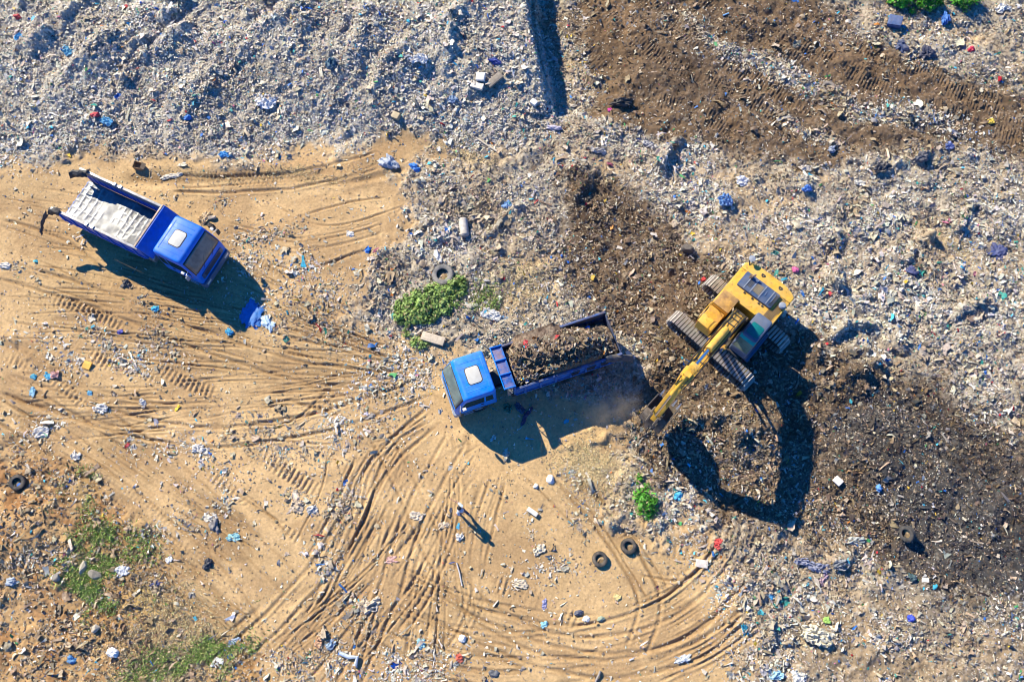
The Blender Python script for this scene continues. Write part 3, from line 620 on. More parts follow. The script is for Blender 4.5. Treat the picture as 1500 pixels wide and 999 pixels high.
tr0 = M_trash * (1 - .93 * M_sand)
litter('pale_litter', 'grey and white plastic scraps covering the terraced waste heap', 185000, M_ul * tr0 * (.3 + .65 * clump), W_white, .088, 1300, .19, tilt=19)
M_br = np.clip(blob(1240, 950, 300, 90, 0) + blob(1130, 840, 60, 60, 0) + .8 * blob(1420, 940, 160, 80, 0), 0, 1)
nb = (1 - M_ul) * (1 - .12 * M_br) * tr0 * (1 - M_dark) * (1 - .8 * M_d4) * (.35 + .8 * clump) * (1 - .72 * M_tan)
litter('mixed_litter', 'mixed beige and grey rubbish scraps spread round the excavator', 125000, nb * (1 - .6 * M_wht), W_mix, .095, 1100, .19)
litter('bright_litter', 'whitish plastic rubbish lying in drifts on the brown waste', 34000, nb * M_wht, W_white, .10, 900, .22)
dk = M_dark * (1 - M_sand)
litter('dark_waste_chips', 'brown and tan chips of rotted waste in the dark strips', 56000, dk * (.25 + .7 * clump) * (1 - .86 * M_d1) * (1 - .35 * M_d2) * (1 - .95 * M_d4), W_dark, .10, 600, .18, tilt=28)
litter('black_waste_chips', 'blackish fine chips of waste on the darkest ground', 22000, M_d4 * (.3 + .7 * M_d3) * (.4 + .6 * clump), W_black, .08, 200, .15)
litter('strip_litter', 'pale rubbish strip left between the dozer tracks', 9500, M_d1 * M_strip + .015 * M_d1, W_mix, .105, 200, .2)
# on the sand: streaks and drifts
st = np.zeros_like(GX)
for q in [(60, 510, 60, 14, 25), (150, 500, 60, 14, 25), (225, 505, 40, 20, 20), (215, 460, 30, 16, 30), (190, 520, 40, 14, 10), (410, 455, 40, 40, 40), (440, 400, 40, 40, 40), (380, 380, 40, 30, 30), (480, 440, 40, 40, 30), (60, 640, 26, 18, 10), (145, 600, 20, 14, 0), (210, 650, 30, 16, 0),
          (320, 640, 50, 22, 0), (400, 630, 80, 30, 0), (480, 640, 60, 30, 0), (560, 560, 50, 50, 0), (560, 600, 40, 40, 0), (300, 760, 40, 14, 35), (330, 690, 40, 18, 30), (345, 740, 20, 20, 0), (440, 740, 20, 12, 0), (500, 750, 26, 50, 20), (490, 830, 20, 40, 20), (520, 900, 30, 30, 0), (590, 960, 60, 30, 0),
          (480, 960, 50, 20, 0), (440, 970, 40, 20, 0), (850, 720, 30, 14, 40), (900, 740, 20, 20, 0), (850, 760, 16, 12, 0), (790, 805, 10, 16, 0), (820, 840, 30, 14, 0), (760, 860, 14, 14, 0), (90, 800, 20, 14, 0), (50, 830, 30, 10, -20), (430, 660, 50, 24, 10), (600, 570, 30, 30, 0),
          (640, 520, 50, 20, 0), (20, 240, 60, 16, 0), (140, 225, 60, 12, 0), (20, 390, 20, 14, 0), (280, 220, 120, 10, 0), (400, 225, 80, 12, 0), (330, 290, 16, 16, 0), (400, 340, 50, 14, 0), (1010, 800, 30, 40, 0), (1060, 860, 30, 50, 0), (1080, 950, 30, 60, 0), (230, 780, 20, 20, 0), (530, 490, 60, 20, 0), (310, 670, 50, 14, 20)]:
    st = np.maximum(st, blob(*q))
sd = M_sand * (.035 + st * (.25 + .9 * clump))
litter('scattered_litter', 'small scraps of rubbish strewn over the bare sandy tracks', 27000, sd, W_sand, .085, 620, .17, .22, tilt=18)
litter('rubble_crumbs', 'clods and broken rubble on the orange soil bank', 14000, M_or * (.3 + .8 * clump), W_rub, .10, 420, .17, .4)
x, y = sample(9000, M_sand * (.4 + .6 * np.clip(SOIL * 2, 0, 1)))
V, Q, c = scraps(x, y, ln(9000, .085, .4, .04, .2), weights(beige=4, tan=5, brown=2), (.5, .9), 20, .2)
tag(link('soil_crumbs', np_mesh('soil_crumbs', V, [Q], c), M_LIT), 'tan crumbs of soil thrown up beside the wheel tracks', 'soil crumbs', kind='stuff')

# grass and straw
def blades(n, dens, h, cols, name, label, wd=.03):
    x, y = sample(n, dens); z = gs(HT, x, y); th = rng.uniform(0, 2 * PI, n); hh = h * rng.uniform(.5, 1.3, n); lean = rng.uniform(.3, 1.3, n) * hh
    V = np.zeros((n, 3, 3)); dx_, dy_ = np.cos(th), np.sin(th); wq = wd * rng.uniform(.6, 1.6, n)
    V[:, 0] = np.stack([x - dy_ * wq, y + dx_ * wq, z], 1); V[:, 1] = np.stack([x + dy_ * wq, y - dx_ * wq, z], 1); V[:, 2] = np.stack([x + dx_ * lean, y + dy_ * lean, z + hh], 1)
    c_ = np.array(cols)[rng.integers(0, len(cols), n)] * rng.uniform(.7, 1.25, (n, 1))
    tag(link(name, np_mesh(name, V.reshape(-1, 3), [np.arange(3 * n).reshape(n, 3)], np.repeat(c_, 3, 0)), M_LEAF), label, 'grass', kind='stuff')
blades(10500, M_grass * np.clip(fbm(GX, GY, 1.1, 3, 3) * 3 + .35, .0, 1), .15, [(.26, .40, .08), (.34, .44, .11), (.18, .30, .06), (.46, .42, .18)], 'green_grass', 'patchy green grass on the rubble bank', .025)
blades(14000, M_dryg, .09, [(.60, .49, .28), (.52, .42, .22), (.44, .39, .18), (.66, .56, .35)], 'dry_grass', 'straw-coloured dry grass flattened on the bare soil', .02)

# ------------------------------------------------------------------ dump trucks
def rrect(xa, xb, ya, yb, r, z, n=4):
    pts = []
    for (cx_, cy_, a0) in ((xb - r, yb - r, 0), (xa + r, yb - r, 90), (xa + r, ya + r, 180), (xb - r, ya + r, 270)):
        for i in range(n + 1):
            a = R(a0 + 90 * i / n); pts.append((cx_ + r * math.cos(a), cy_ + r * math.sin(a), z))
    return pts

def rr2(w_, h_, r, n=4):
    return [(p[0], p[1]) for p in rrect(-w_ / 2, w_ / 2, -h_ / 2, h_ / 2, r, 0, n)]

def wheel(root, x, y, r, wdt, flip, dual=False):
    """a wheel whose axle runs along y"""
    M = Matrix.Translation((x, y, r)) @ Matrix.Rotation(R(90), 4, 'X')
    t = MB()
    for o in ((-.17, .17) if dual else (0,)):
        t.lathe([(r * .56, -wdt / 2 + o), (r * .9, -wdt / 2 + o), (r * .97, -wdt * .42 + o), (r, -wdt * .2 + o), (r * .985, o), (r, wdt * .2 + o), (r * .97, wdt * .42 + o), (r * .9, wdt / 2 + o), (r * .56, wdt / 2 + o)], 28, M)
    hub = MB(); hub.lathe([(.02, -wdt * .3), (r * .57, -wdt * .3), (r * .57, wdt * .25), (r * .4, wdt * .05), (.16, wdt * .2), (.14, wdt * .35), (.02, wdt * .35)], 20, M)
    wroot = t.build('wheel', M_RUB, root); hub.build('rim', M_GREY, wroot); return wroot

def truck(name, label, cx_, cy_, ang, hr, W, Lc, bed, worn, wcol, glass):
    root = thing(name, label, 'dump truck', (cx_, cy_, 0), ang)
    P = lambda mb, nm, m, par=None, **k: mb.build(nm, m, par or root, **k)
    hw = W / 2; k = hr / 3.1
    # chassis
    c = MB()
    for s in (-1, 1): c.box((-4.4, s * .42, .88), (9.0, .09, .26))
    for x in (-.6, -2.3, -3.6, -5.0, -6.3, -7.6): c.box((x, 0, .88), (.12, .8, .2))
    c.box((-8.7, 0, .75), (.14, 2.2, .16)); c.box((-2.6, 0, .9), (1.4, .7, .5))
    P(c, 'chassis', M_DARK, bevel=.012)
    for s in (-1, 1):
        wheel(root, -.75, s * 1.06, .52, .3, s)
        for x in (-5.75, -7.1): wheel(root, x, s * .93, .52, .26, s, True)
        fm = MB(); fm.prism([(-6.5 + 1.45 * math.cos(R(a)), .6 + .66 * math.sin(R(a))) for a in range(15, 166, 10)] + [(-6.5 + 1.4 * math.cos(R(a)), .6 + .61 * math.sin(R(a))) for a in range(165, 14, -10)], s * .62, s * 1.22)
        P(fm, 'mudguard', M_DARK)
    tk = MB(); tk.prism([(p[0] - 3.3, p[1] + .78) for p in rr2(1.15, .56, .14)], -1.2, -.62); P(tk, 'fuel_tank', M_STEEL if not worn else M_GREY, bevel=.02)
    tk = MB(); tk.prism([(p[0] - 3.1, p[1] + .8) for p in rr2(.9, .5, .06)], .62, 1.15); P(tk, 'battery_box', M_DARK, bevel=.02)
    # cab
    prof = [(.80, .52, -.0, .98, .10), (1.0, .56, .02, 1.0, .14), (1.45, .57, .02, 1.0, .16), (1.85, .52, .02, 1.0, .17), (2.1, .42, .02, 1.0, .17), (2.5, .20, .02, .995, .17), (2.86, .0, .03, .985, .17), (3.0, -.08, .04, .975, .17), (3.07, -.14, .07, .95, .18), (3.1, -.24, .14, .90, .18)]
    secs = []
    for z, xf, xr_, f, r in prof: secs.append(rrect(-Lc + xr_ - .06, xf, -hw * f, hw * f, r, z * k))
    cb = MB(); cb.loft(secs); cab = P(cb, 'cab', wcol, smooth=50)
    zt = 3.1 * k
    rb = MB()
    for y in (-.78, -.5, .5, .78): rb.box((-.5 * Lc - .1, y * hw / 1.2, zt - .012), (Lc * .7, .05, .04))
    rb.box((-Lc + .2, 0, zt - .008), (.06, W * .74, .035)); P(rb, 'roof_rib', wcol, cab, bevel=.012)
    hx = -Lc * .53
    fr = MB(); fr.prism([(p[0] + hx, p[1]) for p in rr2(.72, .92, .16, 5)], zt - .01, zt + .035, 'z'); hf = P(fr, 'roof_hatch', M_HATCH, cab, bevel=.02)
    fr = MB(); o = rr2(.80, 1.0, .19, 5); fr.prism([(p[0] + hx, p[1]) for p in o], zt - .015, zt + .008, 'z'); P(fr, 'hatch_seal', M_DARK, hf)
    # windscreen: follows the front slope
    def fx(z): return float(np.interp(z, [p[0] * k for p in prof], [p[1] for p in prof]))
    def hwz(z): return float(np.interp(z, [p[0] * k for p in prof], [p[3] for p in prof])) * hw
    def shell(off, z0, z1, in0, in1, nu=10, nv=8):
        mb = MB()
        def f(u_, v_):
            z = (z0 + (z1 - z0) * v_) * k; hwid = (hwz(z) - (in0 + (in1 - in0) * v_)); y = (2 * u_ - 1) * hwid
            e = max(0, abs(y) - (hwz(z) - .17)); return (fx(z) + off - e * e * 2.2, y, z)
        return mb.grid(f, nu, nv)
    ws = P(shell(.012, 1.98, 2.84, .12, .15), 'windscreen', glass, cab, solid=.012)
    sf = P(shell(.006, 1.92, 2.89, .07, .10), 'windscreen_seal', M_DARK, ws, solid=.008)
    for y in (-.5, .35):
        wp = MB(); wp.tube([(fx(1.8 * k) + .03, y, 1.8 * k), (fx(2.1 * k) + .035, y + .25, 2.08 * k), (fx(2.3 * k) + .035, y + .5, 2.25 * k)], .012, 5); P(wp, 'wiper', M_DARK, ws)
    gr = MB(); gr.prism([(p[0], p[1] + 1.36 * k) for p in rr2(W * .78, .5, .08)], fx(1.4 * k) + .0, fx(1.4 * k) + .022, 'x'); gp = P(gr, 'grille', M_HOOD if not worn else M_CABG, cab, bevel=.008)
    sl_ = MB()
    for i in range(4): sl_.box((fx(1.4 * k) + .026, 0, (1.21 + .09 * i) * k), (.02, W * .62, .03))
    P(sl_, 'grille_slat', M_DARK, gp)
    bp_ = MB(); bp_.loft([[(x, y, z) for x, y, z in rrect(.2, .66, -hw * 1.0, hw * 1.0, .12, z)] for z in (.42, .5, .8, .88)]); bpp = P(bp_, 'bumper', M_CABG if not worn else M_GREY, cab, bevel=.0)
    for s in (-1, 1):
        l = MB(); l.prism([(p[0] + s * hw * .72, p[1] + .68) for p in rr2(.36, .17, .05)], .64, .675, 'x'); P(l, 'headlight', M_LAMP, bpp)
        l = MB(); l.box((.1, s * (hw + .012), 1.5 * k), (.12, .02, .1)); P(l, 'indicator', mat('orange_lens', (.6, .2, .02), .2, 0, 0), cab)
        dr = MB(); a0, a1 = -Lc * .62, .1
        z0, z1 = 1.78 * k, 2.68 * k
        def quad(pts, off):
            return [(x, s * (hwz(z) + off), z) for x, z in pts]
        outl = [(a0, z0), (a1 + .08, z0), (a1 - .02, 2.25 * k), (a1 - .22, z1), (a0, z1)]
        wd_ = MB(); wd_.loft([quad(outl, -.02), quad(outl, .008)]); sw = P(wd_, 'side_window', M_GLASS, cab)
        ou2 = [(-Lc + .15, z0), (a0 - .1, z0), (a0 - .1, z1), (-Lc + .2, z1)]
        wd_ = MB(); wd_.loft([quad(ou2, -.02), quad(ou2, .008)]); P(wd_, 'side_window', M_GLASS, cab)
        dl = [(a0 - .05, .95 * k), (a1 + .25, .95 * k), (a1 + .2, 1.72 * k), (a0 - .05, 1.72 * k)]
        dd = MB(); dd.loft([quad(dl, -.02), quad(dl, .012)]); door = P(dd, 'door', wcol, cab, bevel=.006)
        hd = MB(); hd.box((a0 + .12, s * (hw + .03), 1.58 * k), (.18, .035, .05)); P(hd, 'handle', M_DARK, door, bevel=.008)
        stp = MB(); stp.box((-.15, s * (hw - .06), .5), (.55, .2, .06)); stp.box((-.15, s * (hw - .04), .8), (.5, .14, .05)); P(stp, 'step', M_GREY, cab, bevel=.01)
        mr = MB(); mr.tube([(.2, s * (hw - .02), 2.45 * k), (.3, s * (hw + .28), 2.52 * k), (.3, s * (hw + .3), 1.95 * k)], .022, 6); mm = P(mr, 'mirror_arm', M_STEEL, cab)
        mr = MB(); mr.box((.3, s * (hw + .3), 2.2 * k), (.08, .22, .44)); P(mr, 'mirror', M_DARK if s > 0 else M_GREY, mm, bevel=.03)
        if not worn or s > 0:
            mr = MB(); mr.box((.05, s * (hw + .22), 2.5 * k), (.2, .16, .07)); P(mr, 'wide_mirror', M_LAMP, mm, bevel=.02)
    # body
    xa, xb_, zf, zw = bed['x0'], bed['x1'], bed['zf'], bed['zw']; hb = bed['hw']; bm_ = M_BEDR if worn else M_BEDB
    und = MB(); und.box(((xa + xb_) / 2, 0, zf - .13), (xa - xb_, hb * 2 - .3, .16))
    for x in np.linspace(xa - .3, xb_ + .3, 9): und.box((x, 0, zf - .27), (.1, hb * 2 - .1, .14))
    for s in (-1, 1): und.box(((xa + xb_) / 2, s * .42, zf - .4), (xa - xb_, .12, .2))
    P(und, 'body_frame', M_DARK)
    # floor
    nu, nv = 150, 64
    U, Vv = np.meshgrid(np.linspace(0, 1, nu), np.linspace(-1, 1, nv), indexing='ij'); X_ = xb_ + (xa - xb_) * U; Y_ = Vv * (hb - .05)
    if not worn:
        gx = (X_ - xb_) / .37 + .42 * fbm(X_, Y_, 1.2, 3, 1); gy = (Y_ + hb) / .42 + .45 * fbm(X_, Y_, .9, 3, 4)
        du = np.minimum(gx % 1, 1 - gx % 1); dv = np.minimum(gy % 1, 1 - gy % 1); rib = np.maximum(1 - ss(.0, .3, du), .75 * (1 - ss(.0, .3, dv)))
        amp = np.clip(.35 + 2.2 * fbm(X_, Y_, 1.3, 3, 3), .0, 1); Zf = zf + .026 * rib * amp + .04 * fbm(X_, Y_, .8, 2, 5)
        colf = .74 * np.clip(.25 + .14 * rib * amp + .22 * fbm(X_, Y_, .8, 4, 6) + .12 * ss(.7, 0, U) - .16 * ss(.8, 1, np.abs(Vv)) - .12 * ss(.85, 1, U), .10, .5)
        rst = ss(.2, .4, fbm(X_, Y_, .5, 3, 2)) * ss(.82, 1, U) * .5
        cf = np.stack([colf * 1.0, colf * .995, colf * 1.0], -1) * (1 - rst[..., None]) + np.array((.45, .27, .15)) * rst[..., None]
    else: Zf = X_ * 0 + zf; cf = np.zeros(X_.shape + (3,)) + .2
    I = np.arange(nu * nv).reshape(nu, nv); q = np.stack([I[:-1, :-1], I[1:, :-1], I[1:, 1:], I[:-1, 1:]], -1).reshape(-1, 4)
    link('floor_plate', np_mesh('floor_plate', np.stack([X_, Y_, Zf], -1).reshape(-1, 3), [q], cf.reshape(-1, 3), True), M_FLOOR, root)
    for s in (-1, 1):
        sw = MB(); sw.prism([(xa, zf - .05), (xb_, zf - .05), (xb_ - .06, zw - .06), (xa, zw - .06)], s * (hb - .03), s * (hb + .03))
        side = P(sw, 'side_wall', bm_, bevel=.008)
        inn = MB()
        for x in np.linspace(xb_ + .25, xa - .3, 15): inn.box((x, s * (hb - .045), zf + (zw - zf) * .3), (.07, .035, (zw - zf) * .5))
        P(inn, 'inner_rib', bm_, side, bevel=.01)
        b2 = MB(); b2.box(((xa + xb_) / 2, s * (hb - .04), zf + (zw - zf) * .8), (xa - xb_ - .1, .03, (zw - zf) * .33)); P(b2, 'liner_strip', M_GREYW, side)
        rl = MB(); rl.box(((xa + xb_) / 2 - .03, s * (hb + .02), zw - .03), (xa - xb_ + .06, .15 if not worn else .12, .09)); P(rl, 'top_rail', M_RAIL if not worn else mat('muddy_rail', (.05, .12, .32), .7, 0, .3, 2, .2, 12, dust=1.0, dustcol=(.20, .15, .10), rust=.4), side, bevel=.02)
        ex_ = MB()
        for x in np.linspace(xb_ + .2, xa - .5, 7): ex_.box((x, s * (hb + .06), (zf + zw) / 2 - .05), (.12, .09, zw - zf - .02))
        ex_.box(((xa + xb_) / 2, s * (hb + .05), zf + .02), (xa - xb_, .08, .12)); P(ex_, 'outer_rib', bm_, side, bevel=.012)
        if not worn:
            for x in (xb_ + 2.35, xb_ + 2.75):
                ck = MB(); ck.box((x, s * (hb + .02), zw + .03), (.16, .2, .08)); ck.tube([(x, s * (hb + .1), zw), (x + .05, s * (hb + .14), zw - .25)], .02, 5); P(ck, 'tarp_hook', M_STEEL, side, bevel=.01)
        else:
            for x, l in ((xb_ + .9, .5), (xb_ + 1.7, .55), (xb_ + 2.6, .5)):
                for z_, w2 in ((zw - .28, l), (zw - .62, l * .8)): ck = MB(); ck.box((x, s * (hb + .13), z_), (w2, .06, .11)); P(ck, 'hinge_bracket', M_DARK, side, bevel=.01)
    # headboard and its forward lip
    hbz = bed['zh']; lip = bed['lip']
    hd = MB(); hd.prism([(xa, zf - .05), (xa + .09, zf - .05), (xa + .09, hbz - .05), (xa, hbz - .05)], -hb - .03, hb + .03); head = P(hd, 'headboard', bm_, bevel=.01)
    if not worn:
        lp = MB(); lp.prism([(xa - .02, hbz), (xa + .1, hbz), (xa + lip, hbz - .75), (xa + lip, hbz - .85), (xa + .03, hbz - .12)], -hb - .06, hb + .06); P(lp, 'headboard_apron', bm_, head, bevel=.015)
        rr_ = MB(); rr_.box((xa - .03, 0, hbz - .0), (.1, hb * 2 + .1, .07)); P(rr_, 'head_rail', mat('chipped_rail', (.5, .36, .26), .6, .1, .4, 6, dust=.4), head, bevel=.015)
    else:
        lp = MB(); lp.prism([(xa - .02, hbz - .1), (xa + lip, hbz + .02), (xa + lip, hbz - .05), (xa - .02, hbz - .2)], -hb + .02, hb - .02); ap = P(lp, 'cab_guard', mat('rust_scuffed_blue', (.05, .14, .45), .5, 0, .3, 3, 0, dust=.95, dustcol=(.42, .27, .19), rust=.6), head, bevel=.006)
        rb = MB()
        for y in (-hb + .04, -hb * .33, hb * .33, hb - .04): rb.box((xa + lip / 2, y, hbz + .0), (lip * 1.04, .05, .13), Euler((0, -math.atan2(.12, lip), 0)))
        rb.box((xa + lip, 0, hbz + .02), (.06, hb * 2 - .02, .1)); P(rb, 'guard_rib', M_BLUE2, ap, bevel=.01)
        ld = MB()
        for y in (-hb + .12, -hb + .5): pass
        for x in (xa + .12, xa + .42): ld.tube([(x, hb - .12, .9), (x, hb - .12, hbz - .15)], .025, 6)
        for i in range(6): ld.tube([(xa + .12, hb - .12, 1.0 + i * .25), (xa + .42, hb - .12, 1.0 + i * .25)], .018, 6)
        P(ld, 'ladder', M_STEEL)
    # tailgate
    tg = MB()
    if not worn:                                          # swung down behind the floor edge
        tg.box((xb_ - .1, 0, zf - .62), (.07, hb * 2 - .1, 1.0))
        for y in np.linspace(-hb + .2, hb - .2, 6): tg.box((xb_ - .16, y, zf - .62), (.06, .1, .95))
    else:
        tg.box((xb_ - .02, 0, (zf + zw) / 2 - .02), (.07, hb * 2 + .02, zw - zf - .06))
        for y in np.linspace(-hb + .2, hb - .2, 6): tg.box((xb_ - .09, y, (zf + zw) / 2 - .05), (.07, .1, zw - zf - .1))
    tgo = P(tg, 'tailgate', bm_ if not worn else mat('dark_dusty_tailgate', (.02, .045, .11), .6, 0, .3, 4, .1, 12, dust=.7, dustcol=(.13, .10, .08)), bevel=.012)  # loaded truck's tailgate is much darker than its body paint
    for s in (-1, 1):
        l = MB(); l.box((-8.76, s * .9, .62), (.06, .4, .14)); P(l, 'tail_light', mat('red_lens', (.4, .01, .01), .2, 0, 0), bevel=.01)
    for o in root.children_recursive:                     # centre the truck on its empty
        o.data.transform(Matrix.Translation((3.7, 0, 0)))
    root.location = (cx_ - 3.7 * math.cos(ang), cy_ - 3.7 * math.sin(ang), 0)
    return root

T1 = truck('dump_truck', 'empty blue dump truck with a bare dented silvery body floor and no tailgate up', T1X, T1Y, T1A, 3.13, 2.5, 1.86, dict(x0=-2.86, x1=-8.55, zf=1.5, zw=2.75, hw=1.36, zh=3.05, lip=.78), False, M_BLUE, M_GLASSB)
T2 = truck('dump_truck', 'loaded blue dump truck, its body heaped with dark waste, beside the excavator', T2X, T2Y, T2A, 3.05, 2.42, 1.76, dict(x0=-2.85, x1=-8.75, zf=1.25, zw=2.35, hw=1.22, zh=2.75, lip=.62), True, M_BLUE2, M_GLASSG)

def cloth(fn, nu, nv, name, m, parent=None, thick=.02, amp=.05, seed=1, sub=1):
    mb = MB(); r2 = random.Random(seed)
    def f(u_, v_):
        p = Vector(fn(u_, v_)); return p + Vector([r2.gauss(0, amp) for _ in range(3)])
    mb.grid(f, nu, nv); return mb.build(name, m, parent, smooth=60, sub=sub, solid=thick)

# black tarpaulin bunched over the rear corners of the empty truck's walls
for s in (-1, 1):
    x0 = -8.55 + 3.7; hb = 1.36; zt = 2.75
    def f(u_, v_, s=s):
        a = (v_ - .5) * 3.6; x = x0 + .55 - u_ * 1.0 - (.15 * s if u_ > .6 else 0)
        return (x, s * hb + s * .20 * math.sin(a) + (-s * .35 * u_ if s > 0 else s * .1 * u_), zt + .14 * math.cos(a) - .9 * abs(v_ - .5) * (.3 + u_ * .5) - .28 * u_ * u_)
    t = cloth(f, 9, 9, 'tarpaulin', M_TARP, None, .03, .045, 5 + s)
    tag(t, 'black tarpaulin bunched on the upper rear corner of the empty dump truck' if s > 0 else 'black tarpaulin drooping off the empty truck rear corner above the grey rag', 'tarpaulin', 'tarpaulins on the rear corners of the empty truck')
    t.parent = None; t.matrix_world = T1.matrix_basis.copy()
    t.location = T1.location; t.rotation_euler = T1.rotation_euler
def f(u_, v_):
    a = u_ * 1.9
    return (x0 - .25 - .15 * math.sin(a * 2) - .25 * u_, -1.36 - .3 - 1.05 * u_ + .25 * math.cos(6 * v_) * .4, 2.5 - .9 * u_ - .35 * (v_ - .5) + .12 * math.sin(7 * v_))
t = cloth(f, 8, 5, 'rag', M_RAGD, None, .03, .06, 12); t.location = T1.location; t.rotation_euler = T1.rotation_euler
tag(t, 'dark grey torn rag dangling from the tarpaulin at the empty truck tail', 'rag')

# the loaded truck: waste heaped in the body
def heap():
    nu, nv = 150, 64; xa, xb_ = -2.95 + 3.7, -8.68 + 3.7; hb = 1.17
    U, Vv = np.meshgrid(np.linspace(0, 1, nu), np.linspace(-1, 1, nv), indexing='ij'); X_ = xb_ + (xa - xb_) * U; Y_ = Vv * hb; ov = ss(.36, .5, U) * ss(.97, .85, U); Y_ = np.where(Vv < 0, Y_ + .36 * ov * Vv ** 3, Y_)
    # in the truck's frame y>0 is the side near the bottom of the photo (its left); far rear corner is low
    top = 2.46 + .9 * np.exp(-((U - .45) / .30) ** 2 - ((Vv - .12) / .62) ** 2) + .25 * np.exp(-((U - .8) / .22) ** 2 - ((Vv + .35) / .5) ** 2) - 1.0 * np.exp(-((U - .06) / .24) ** 2 - ((Vv + .95) / .5) ** 2) - .5 * np.exp(-((U - .98) / .06) ** 2 - ((Vv + .9) / .8) ** 2)
    top = top - .30 * np.exp(-((U - .70) / .10) ** 2 - ((Vv - .45) / .3) ** 2) - .30 * ss(.75, 1, Vv) * ss(.5, 1, U) - .3 * ss(.2, 0, U) - .22 * ss(.8, 1, np.abs(Vv)) * (1 - ss(.35, .6, U) * ss(.8, .5, U) * (Vv < 0))
    top = np.where(Vv < -.5, np.maximum(top, 2.5 * ov), top)
    Z = top + .18 * fbm(X_, Y_, .9, 3, 3) + .12 * np.abs(fbm(X_, Y_, .35, 3, 5))
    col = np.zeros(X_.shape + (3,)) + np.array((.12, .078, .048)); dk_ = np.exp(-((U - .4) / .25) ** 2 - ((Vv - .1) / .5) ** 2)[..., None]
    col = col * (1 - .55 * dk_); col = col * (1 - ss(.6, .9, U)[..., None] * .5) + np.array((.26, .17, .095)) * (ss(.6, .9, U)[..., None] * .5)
    I = np.arange(nu * nv).reshape(nu, nv); q = np.stack([I[:-1, :-1], I[1:, :-1], I[1:, 1:], I[:-1, 1:]], -1).reshape(-1, 4)
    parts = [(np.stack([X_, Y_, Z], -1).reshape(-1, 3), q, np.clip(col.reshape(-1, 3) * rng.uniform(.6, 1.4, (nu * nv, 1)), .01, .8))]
    # skirt so that the heap is closed against the body
    ring = np.concatenate([I[:, 0], I[-1, 1:], I[::-1, -1][1:], I[0, ::-1][1:-1]]); rv = parts[0][0][ring]; lowv = rv.copy(); lowv[:, 2] = np.where(rv[:, 1] < -hb - .03, rv[:, 2] - .22, 1.27); m_ = len(ring)
    sk_ = np.stack([np.arange(m_), np.roll(np.arange(m_), -1), np.roll(np.arange(m_), -1) + m_, np.arange(m_) + m_], -1)
    parts.append((np.concatenate([rv, lowv]), sk_, np.zeros((2 * m_, 3)) + .06))
    def zz(x, y):
        i = np.clip(((x - xb_) / (xa - xb_) * (nu - 1)).astype(int), 0, nu - 1); j = np.clip(((y / hb + 1) / 2 * (nv - 1)).astype(int), 0, nv - 1); return Z[i, j]
    n = 2300; x = rng.uniform(xb_ + .1, xa - .1, n); y = rng.uniform(-hb + .08, hb - .08, n)
    parts.append(scraps(x, y, ln(n, .15, .4, .05, .4), W_dark, tilt=35, z=zz(x, y)))
    n = 160; x = rng.uniform(xb_ + .3, xa - .3, n); y = rng.uniform(-hb + .2, hb - .2, n); parts.append(crumples(x, y, ln(n, .26, .35, .12, .5), weights(dbrown=5, brown=5, tan=3, off=1, blue=.5, green=.4, red=.3, orange=.4, black=3), z=zz(x, y)))
    V, Q, c_ = join(parts); return np_mesh('waste_load', V, [Q], c_)
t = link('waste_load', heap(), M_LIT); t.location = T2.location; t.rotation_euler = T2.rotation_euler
tag(t, 'heap of dark rotted waste filling the body of the loaded truck', 'waste load')
x0 = -8.8 + 3.7
def f(u_, v_):
    a = (v_ - .5) * 3.6
    return (x0 + 1.0 - u_ * 1.6, 1.22 + .2 * math.sin(a) + .3 * u_ * u_, 2.35 + .16 * math.cos(a) - .9 * abs(v_ - .5) * (.4 + u_ * .5) - .5 * u_ * u_)
t = cloth(f, 10, 9, 'tarpaulin', mat('dusty_tarpaulin', (.04, .05, .07), .7, 0, .4, 5, .4, 14, dust=.8), None, .03, .05, 9); t.location = T2.location; t.rotation_euler = T2.rotation_euler
tag(t, 'dusty torn tarpaulin hanging off the rear corner of the loaded truck', 'tarpaulin')

